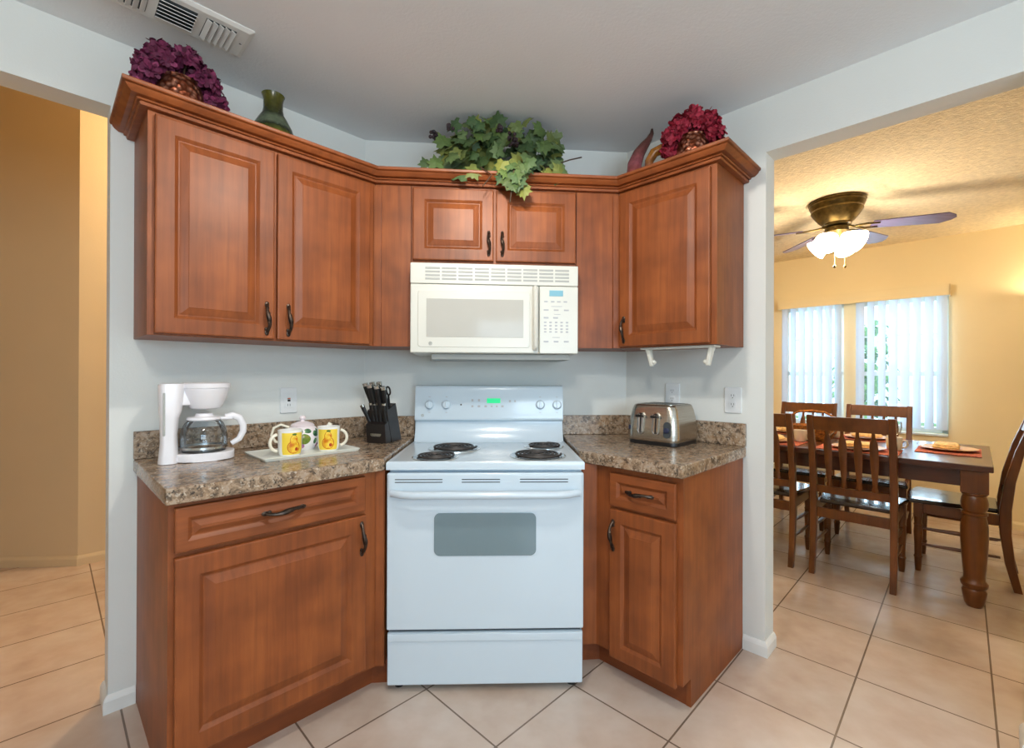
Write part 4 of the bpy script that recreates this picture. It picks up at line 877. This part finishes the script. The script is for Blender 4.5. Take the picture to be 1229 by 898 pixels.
# ivy arrangement over the middle cabinet
iv = thing('ivy_arrangement', 'trailing artificial grape ivy in a long basket on top of the middle cabinet', 'plant', B.p(0.688, 0.215, CTZ), B.az)
b = MB(); b.rings([[(x * w, y * h, z) for x, y in rrect(1, 1, 0.25, 4)] for w, h, z in ((0.40, 0.12, 0), (0.46, 0.15, 0.07), (0.48, 0.16, 0.09), (0.45, 0.13, 0.09), (0.43, 0.12, 0.06))]); b.build('basket', M['basket'], iv, label='long brown woven basket')
LEAF = [(0, 0), (0.26, -0.16), (0.52, 0.02), (0.40, 0.22), (0.62, 0.44), (0.34, 0.50), (0.30, 0.66), (0.14, 0.66), (0, 1.0), (-0.14, 0.66), (-0.30, 0.66), (-0.34, 0.50), (-0.62, 0.44), (-0.40, 0.22), (-0.52, 0.02), (-0.26, -0.16)]
fol = MB()
def leaf(mb, c, nrm, size, roll):
    q = Vector(nrm).to_track_quat('Z', 'Y').to_matrix() @ Matrix.Rotation(roll, 3, 'Z')
    vs = [mb.bm.verts.new(Vector(c) + q @ Vector((x * size, (y - 0.3) * size, -0.22 * size * abs(x) ** 1.3 - 0.16 * size * max(0, y - 0.3) ** 2 + random.uniform(-.02, .02) * size))) for x, y in LEAF]
    m0 = mb.bm.verts.new(Vector(c) + q @ Vector((0, 0.02 * size, 0.03 * size)))
    for j in range(len(vs)): mb.bm.faces.new((vs[j], vs[(j + 1) % len(vs)], m0))
rnd = random.Random(5)
for i in range(250):
    x = rnd.uniform(-0.275, 0.285); h = 0.350 - 1.1 * abs(x) ** 2.0; zz = 0.03 + rnd.random() ** 0.75 * (h - 0.05); yy = rnd.uniform(-0.16, 0.10) if zz < 0.2 else rnd.uniform(-0.13, 0.06)
    n_ = Vector((x * 1.5 + rnd.uniform(-.6, .6), -1.0 + rnd.uniform(-.3, .7), 0.25 + rnd.uniform(-.6, .6)))
    leaf(fol, (x, yy, min(zz, 0.315)), n_, rnd.uniform(0.050, 0.088), rnd.uniform(-2.8, 2.8))
for i in range(26):                                                     # the strand that hangs over the crown
    t = rnd.random(); leaf(fol, (0.045 + rnd.uniform(-0.065, 0.065) * (1.1 - 0.3 * t), -0.185 - 0.03 * rnd.random(), 0.10 - 0.145 * t), (rnd.uniform(-.5, .5), -1, rnd.uniform(0, .5)), rnd.uniform(0.045, 0.070), rnd.uniform(2.4, 3.9))
for (x, z, s_) in ((-0.345, 0.085, 0.06), (-0.30, 0.09, 0.07), (0.26, 0.10, 0.08), (0.23, 0.06, 0.09), (0.28, 0.07, 0.06), (-0.27, 0.19, 0.075)):
    leaf(fol, (x, -0.13, z), (0.2, -1, 0.2), s_, rnd.uniform(-1.5, 1.5))
fol.build('foliage', M['ivy'], iv, smooth=False, recalc=False)
def berries(c, n, spread):
    b = MB()
    for i in range(n): b.sphere((c[0] + rnd.uniform(-spread, spread), c[1] + rnd.uniform(-spread, spread) * 0.6, c[2] + rnd.uniform(-1.5, 0.9) * spread), 0.0085, 8)
    b.build('berry_cluster', M['grape'], iv)
for c_, n_, s_ in (((0.045, -0.15, 0.205), 20, 0.022), ((-0.31, -0.10, 0.235), 8, 0.02), ((-0.02, -0.13, 0.265), 9, 0.016), ((-0.235, -0.12, 0.265), 6, 0.014)): berries(c_, n_, s_)
tw_ = MB()
for pts in ([(0.06, -0.05, 0.09), (0.05, -0.17, 0.10), (0.045, -0.20, 0.02), (0.03, -0.195, -0.10)], [(0.2, -0.1, 0.1), (0.31, -0.13, 0.13), (0.37, -0.12, 0.15)], [(-0.1, -0.15, 0.07), (-0.05, -0.19, 0.02), (-0.09, -0.20, -0.035)], [(-0.22, -0.08, 0.2), (-0.31, -0.10, 0.25)]): tw_.tube(pts, 0.003, 6)
tw_.build('vine', M['stem'], iv)

# ------------------------------------------------------------------ dining table and chairs
tb = thing('dining_table', 'dark wooden dining table with thick turned legs in the room at right', 'table', R.p(0.575, -1.70, 0), R.az)
MB().box(-0.825, 0.825, -0.50, 0.50, 0.727, 0.760, 0.005).build('tabletop', M['tablewood'], tb)
ap = MB()
for y in (-0.43, 0.41): ap.box(-0.74, 0.74, y, y + 0.02, 0.632, 0.7268)
for x in (-0.76, 0.74): ap.box(x, x + 0.02, -0.41, 0.41, 0.632, 0.7268)
ap.build('apron', M['tablewood'], tb)
lp = [(0.030, 0.0), (0.040, 0.02), (0.047, 0.06), (0.050, 0.085), (0.043, 0.098), (0.053, 0.112), (0.055, 0.128), (0.043, 0.145), (0.043, 0.17), (0.050, 0.26), (0.055, 0.36), (0.054, 0.43), (0.047, 0.475), (0.046, 0.485), (0.052, 0.49), (0.052, 0.502), (0.045, 0.508), (0.052, 0.525), (0.055, 0.55), (0.051, 0.575), (0.045, 0.59), (0.052, 0.597), (0.050, 0.612)]
for x in (-0.755, 0.755):
    for y in (-0.425, 0.425):
        b = MB(); b.lathe(lp, 32, Matrix.Translation((x, y, 0))); b.box(x - 0.054, x + 0.054, y - 0.054, y + 0.054, 0.608, 0.7268, 0.004); b.build('leg', M['chairwood'], tb, angle=40)
def make_chair(label):
    t = thing('dining_chair', label, 'chair', (0, 0, 0), 0, 'wooden chairs around the dining table')
    hw = 0.195
    for s_ in (-1, 1):                                                  # rear posts sweep back above the seat
        p = MB(); rw_ = []
        for z, y, w, d in ((0.0, -0.050, 0.016, 0.018), (0.15, -0.018, 0.017, 0.021), (0.32, 0.0, 0.018, 0.024), (0.46, 0.0, 0.018, 0.025), (0.62, -0.018, 0.018, 0.022), (0.80, -0.056, 0.018, 0.019), (0.985, -0.112, 0.017, 0.015)):
            rw_.append([(s_ * hw + px * 2 * w, y + py * 2 * d, z) for px, py in rrect(1, 1, 0.16, 2)])
        p.rings(rw_); p.build('rear_leg', M['chairwood'], t, angle=40)
        f = MB(); f.lathe([(0.014, 0), (0.017, 0.03), (0.019, 0.08), (0.023, 0.09), (0.018, 0.10), (0.019, 0.16), (0.023, 0.24), (0.020, 0.28), (0.024, 0.29), (0.019, 0.30), (0.022, 0.33), (0.022, 0.345)], 20, Matrix.Translation((s_ * 0.195, 0.375, 0)))
        f.box(s_ * 0.195 - 0.022, s_ * 0.195 + 0.022, 0.353, 0.397, 0.340, 0.425, 0.003); f.build('front_leg', M['chairwood'], t, angle=40)
        for z in (0.17, 0.27):
            r = MB(); r.tube([(s_ * hw, 0.02, z + 0.01), (s_ * 0.195, 0.10, z + 0.007), (s_ * 0.195, 0.2, z + 0.004), (s_ * 0.195, 0.30, z), (s_ * 0.195, 0.36, z)], [0.007, 0.009, 0.012, 0.009, 0.007], 10); r.build('stretcher', M['chairwood'], t)
        a = MB(); a.box(s_ * 0.195 - 0.010, s_ * 0.195 + 0.010, 0.024, 0.354, 0.365, 0.425, 0.003); a.build('seat_rail', M['chairwood'], t)
    a = MB(); a.box(-0.176, 0.176, 0.366, 0.386, 0.365, 0.425, 0.003); a.build('seat_rail', M['chairwood'], t)
    a = MB(); a.box(-0.178, 0.178, -0.010, 0.012, 0.345, 0.405, 0.003); a.build('seat_rail', M['chairwood'], t)
    st = MB(); rs = []
    for z, k in ((0.426, 0.985), (0.434, 1.0), (0.446, 1.0), (0.451, 0.985)):
        rs.append([(px * k, 0.212 + (py - 0.212) * k, z) for px, py in ((-0.225, 0.415), (-0.170, 0.03), (0.170, 0.03), (0.225, 0.415), (0.12, 0.428), (0, 0.432), (-0.12, 0.428))])
    st.rings(rs); st.build('seat', M['seatwood'], t, angle=40, label='dark glossy seat')
    def rail(z0, z1, y0, y1, bow, nm, th=0.011):
        r = MB(); n = 8; rr2 = []
        for i in range(n + 1):
            x = -hw + 0.012 + (2 * hw - 0.024) * i / n; c_ = -bow * (1 - (2 * i / n - 1) ** 2)
            rr2.append([(x, y0 + c_ - th, z0), (x, y0 + c_ + th, z0), (x, y1 + c_ + th, z1), (x, y1 + c_ - th, z1)])
        r.rings(rr2); r.build(nm, M['chairwood'], t, angle=40)
    rail(0.895, 0.980, -0.085, -0.110, 0.012, 'top_rail'); rail(0.500, 0.545, -0.004, -0.009, 0.008, 'lower_rail')
    for x in (-0.111, -0.037, 0.037, 0.111):
        sp = MB(); q = []
        for z, w in ((0.535, 0.012), (0.560, 0.016), (0.575, 0.010), (0.60, 0.013), (0.72, 0.020), (0.80, 0.021), (0.835, 0.018), (0.868, 0.009), (0.905, 0.008)):
            y = -0.012 - 0.078 * ((z - 0.535) / 0.37) ** 1.25 - 0.004
            q.append([(x - w, y, z), (x, y - 0.007, z), (x + w, y, z), (x, y + 0.007, z)])
        sp.rings(q); sp.build('spindle', M['chairwood'], t, angle=50)
    return t
cA = make_chair('wooden slat-back chair fully in view with its back to the kitchen')
cA.location = R.p(0.815, -1.19); cA.rotation_euler = (0, 0, R.az)
gch = 'wooden chairs around the dining table'
dup(cA, R.p(0.310, -1.19), R.az, 'wooden slat-back chair at the table partly cut off by the white wall', gch)
dup(cA, R.p(0.285, -2.47), R.az + math.pi, 'wooden chair at the far side of the table in front of the left window', gch)
dup(cA, R.p(0.775, -2.47), R.az + math.pi, 'wooden chair at the far side of the table in front of the right window', gch)
dup(cA, R.p(1.455, -1.86), R.az + R_(90), 'wooden chair at the right end of the table seen from the side', gch)

# place settings
DZ = 0.7605
def setting(u, v, rz, where, cup=True):
    p = R.p(u, v, DZ); m = Matrix.Translation(p) @ Matrix.Rotation(R.az + rz, 4, 'Z')
    b = MB(); b.box(-0.205, 0.205, -0.145, 0.145, 0, 0.004, 0.0015); b.bm.transform(m); tag(b.build('placemat', M['placemat']), 'rust red woven placemat ' + where, 'placemat', 'placemats on the dining table')
    b = MB(); b.lathe([(0.001, 0.002), (0.07, 0.002), (0.10, 0.006), (0.135, 0.016), (0.137, 0.018), (0.132, 0.019), (0.098, 0.010), (0.001, 0.008)], 40); b.bm.transform(m @ Matrix.Translation((0, 0, 0.0025))); tag(b.build('plate', M['tanplate'], angle=60), 'tan stoneware plate on the placemat ' + where, 'plate', 'plates on the dining table')
    b = MB(); n = 5
    b.rings([[(x * 0.085 * k, y * 0.06 * k + 0.01, 0.020 + z) for x, y in rrect(2, 2, 0.3, 4)] for k, z in ((1.0, 0.0), (1.04, 0.008), (0.9, 0.016), (0.96, 0.018), (0.7, 0.028))]); b.bm.transform(m); tag(b.build('folded_napkin', M['napkin'], angle=40), 'folded print napkin on the plate ' + where, 'napkin', 'napkins on the plates')
    if cup:
        c_ = thing('cup', 'cream cup beside the plate ' + where, 'cup', m @ Vector((0.165, 0.11, 0.0045)), R.az + rz, 'cream cups on the dining table')
        b = MB(); b.lathe([(0.001, 0), (0.030, 0), (0.036, 0.004), (0.040, 0.03), (0.041, 0.080), (0.038, 0.080), (0.036, 0.01), (0.001, 0.008)], 28); b.build('cup_body', M['cream'], c_, angle=50)
        b = MB(); b.tube([(0.038, 0, 0.062), (0.060, 0, 0.060), (0.064, 0, 0.040), (0.056, 0, 0.022), (0.036, 0, 0.018)], 0.005, 8); b.build('handle', M['cream'], c_)
        g = thing('wine_glass', 'clear wine glass beside the cup ' + where, 'glass', m @ Vector((-0.175, 0.14 + 0.02, 0.0006)), 0, 'glasses on the dining table')
        b = MB(); b.lathe([(0.033, 0.0), (0.030, 0.002), (0.005, 0.006), (0.004, 0.05), (0.006, 0.062), (0.028, 0.080), (0.036, 0.11), (0.033, 0.150)], 28, cap=False); b.build('glass_body', M['glass'], g, angle=60)
setting(0.815, -1.375, 0, 'before the fully visible near chair')
setting(0.310, -1.375, 0, 'before the near chair cut off by the wall')
setting(0.285, -2.03, math.pi, 'before the left window chair')
setting(0.775, -2.03, math.pi, 'before the right window chair')
setting(1.215, -1.74, R_(90), 'at the right end of the table', False)
bsk = thing('bread_basket', 'oval woven basket in the middle of the dining table', 'basket', R.p(0.50, -1.70, DZ), R.az)
b = MB(); b.rings([[(math.cos(a) * w, math.sin(a) * w * 0.65, z) for a in [2 * math.pi * i / 28 for i in range(28)]] for w, z in ((0.11, 0), (0.145, 0.05), (0.160, 0.10), (0.165, 0.105), (0.150, 0.105), (0.135, 0.05), (0.10, 0.012))]); b.build('basket_body', M['basket'], bsk)
b = MB(); b.tube([(0.16, 0, 0.10), (0.15, 0, 0.16), (0.08, 0, 0.20), (0, 0, 0.21), (-0.08, 0, 0.20), (-0.15, 0, 0.16), (-0.16, 0, 0.10)], 0.007, 8); b.build('handle', M['basket'], bsk)

# vertical blinds and valance
vm = Matrix.Translation(R.p(0, FV, 0)) @ Matrix.Rotation(R.az, 4, 'Z')
def blind(u0, u1, label):
    t = thing('vertical_blind', label, 'blind', R.p(u0, FV + 0.055, 0.76), R.az, 'vertical blinds on the dining windows')
    w = u1 - u0; n = max(3, round(w / 0.078)); s_ = MB()
    for i in range(n):
        x = w * (i + 0.5) / n; a = R_(-38 + random.uniform(-7, 7)); cx, sy = math.cos(a) * 0.042, math.sin(a) * 0.042
        q = []
        for k in range(5):
            f = k / 4 - 0.5; bow = 0.006 * (1 - 4 * f * f); q.append((x + 2 * f * cx + bow * math.sin(a), 2 * f * sy - bow * math.cos(a)))
        th = 0.0006; pn = (-math.sin(a) * th, math.cos(a) * th)
        s_.prism(q + [(x_ + pn[0], y_ + pn[1]) for x_, y_ in q[::-1]], 0.0, 1.165)
    s_.build('slats', M['slat'], t, smooth=False)
    h = MB(); h.box(0, w, -0.02, 0.02, 1.166, 1.20, 0.002); h.build('headrail', M['trim'], t)
blind(-0.105, 0.430, 'white vertical blind over the left dining window')
blind(0.525, 1.170, 'white vertical blind over the right dining window')
b = MB(); b.box(-0.125, 1.185, -0.105, -0.090, 1.912, 2.004, 0.002); b.box(-0.125, 1.185, -0.105, -0.001, 1.998, 2.008, 0.002); b.box(1.172, 1.185, -0.105, -0.001, 1.912, 2.0, 0.002); b.box(-0.125, -0.112, -0.105, -0.001, 1.912, 2.0, 0.002)
b.bm.transform(vm); tag(b.build('valance', M['dwall']), 'long cream valance box above both dining windows', 'valance')

# ceiling fan with light kit
fx, fy = 2.245, 3.165
fan = thing('ceiling_fan', 'brass hugger ceiling fan with blue-brown blades and lit glass shades', 'ceiling fan', (fx, fy, CEIL - 0.0015), 0)
b = MB(); b.lathe([(0.165, 0), (0.168, -0.012), (0.160, -0.020), (0.163, -0.030), (0.157, -0.045), (0.150, -0.06), (0.152, -0.072), (0.132, -0.105), (0.105, -0.140), (0.085, -0.158), (0.085, -0.168), (0.055, -0.172)], 48); b.build('motor_housing', M['brass'], fan, angle=30)
for k, a in enumerate((-20, 29, 86, 150)):
    rt = Matrix.Rotation(R_(a), 4, 'Z') @ Matrix.Translation((0, 0, -0.182)) @ Matrix.Rotation(R_(-12), 4, 'X')
    bl_ = MB(); P = [(0.20, -0.048), (0.59, -0.066), (0.64, -0.030), (0.655, 0.0), (0.64, 0.030), (0.59, 0.066), (0.20, 0.048)]
    bl_.prism(P, -0.003, 0.003, 0.001); bl_.bm.transform(rt); bl_ = bl_.build('blade', M['blade'], fan)
    ir = MB(); ir.tube([(0.06, 0, 0.010), (0.11, 0.012, 0.0), (0.17, 0.03, -0.006), (0.24, 0.026, -0.006)], [0.009, 0.008, 0.007, 0.006], 8); ir.tube([(0.11, 0, 0.0), (0.17, -0.03, -0.006), (0.24, -0.026, -0.006)], [0.008, 0.007, 0.006], 8); ir.bm.transform(rt); ir.build('blade_iron', M['brass'], bl_)
b = MB(); b.lathe([(0.055, -0.172), (0.068, -0.185), (0.070, -0.215), (0.045, -0.235), (0.030, -0.262), (0.012, -0.275), (0.001, -0.276)], 32); lk = b.build('light_kit', M['brass'], fan)
for k in range(4):
    a = R_(30 + 90 * k); mt = Matrix.Translation((0, 0, -0.225)) @ Matrix.Rotation(a, 4, 'Z') @ Matrix.Rotation(R_(122), 4, 'Y')
    s_ = MB(); s_.lathe([(0.022, 0.045), (0.034, 0.062), (0.050, 0.095), (0.062, 0.135), (0.074, 0.165), (0.072, 0.166), (0.058, 0.135), (0.046, 0.098), (0.028, 0.066), (0.001, 0.060)], 28, mt, cap=False); s_.build('lamp_shade', M['lampglass'], lk, label='glowing frosted tulip shade')
for x in (-0.035, 0.035):
    ch_ = MB(); ch_.tube([(x, -0.03, -0.25), (x, -0.03, -0.455)], 0.0015, 5); ch_.sphere((x, -0.03, -0.460), 0.009, 8, (1, 1, 1.3)); ch_.build('pull_chain', M['brass'], lk)
light('fan_bulbs', 'POINT', (fx, fy, CEIL - 0.40), 42, WARM, 0.12)
# wall sconce just to the right of the view
sn = thing('wall_sconce', 'small brass wall sconce with frosted half shade on the yellow dining wall', 'sconce', R.p(1.83, FV, 1.80), R.az)
b = MB(); b.box(-0.05, 0.05, -0.02, -0.001, -0.08, 0.08, 0.006); b.build('back_plate', M['brass'], sn)
b = MB(); b.lathe([(0.03, -0.05), (0.08, 0.0), (0.12, 0.06), (0.116, 0.06), (0.076, 0.002), (0.026, -0.045)], 24, Matrix.Translation((0, -0.021, 0)), cap=False, a0=math.pi, a1=2 * math.pi); b.build('lamp_shade', M['trim'], sn)
light('sconce_bulb', 'POINT', R.p(1.83, FV + 0.09, 1.83), 12, (1.0, 0.80, 0.52), 0.03)
# dining daylight from its windows
dw = R.p(0.535, FV - 0.35, 1.5); dt = R.p(0.535, 0, 0.9)
light('daylight_dining_window', 'AREA', dw, 75, (0.56, 0.80, 1.0), 1.5, 1.4, dt)

# outdoors
def shrub(p, h, w, label):
    t = thing('shrub', label, 'shrub', p, 0, 'shrubs outside the dining windows')
    f = MB()
    for i in range(420):
        z = rnd.random(); r = w * math.sqrt(rnd.random()) * (0.5 + math.sin(min(1, z * 1.1) * 2.6) * 0.5); a = rnd.uniform(0, 6.28)
        leaf(f, (r * math.cos(a), r * math.sin(a), 0.2 + z * h), (math.cos(a), math.sin(a), rnd.uniform(-.2, 1)), 0.11, rnd.uniform(0, 6))
    f.build('foliage', M['shrub'], t, smooth=False, recalc=False)
    s_ = MB(); s_.tube([(0, 0, 0), (0.02, 0, h * 0.6)], [0.03, 0.015], 8); s_.build('stem', M['stem'], t)
shrub(R.p(0.25, FV - 2.4, -0.25), 2.0, 0.42, 'green shrub outside behind the left window')
shrub(R.p(1.45, FV - 2.6, -0.25), 1.7, 0.40, 'green shrub outside behind the right window')
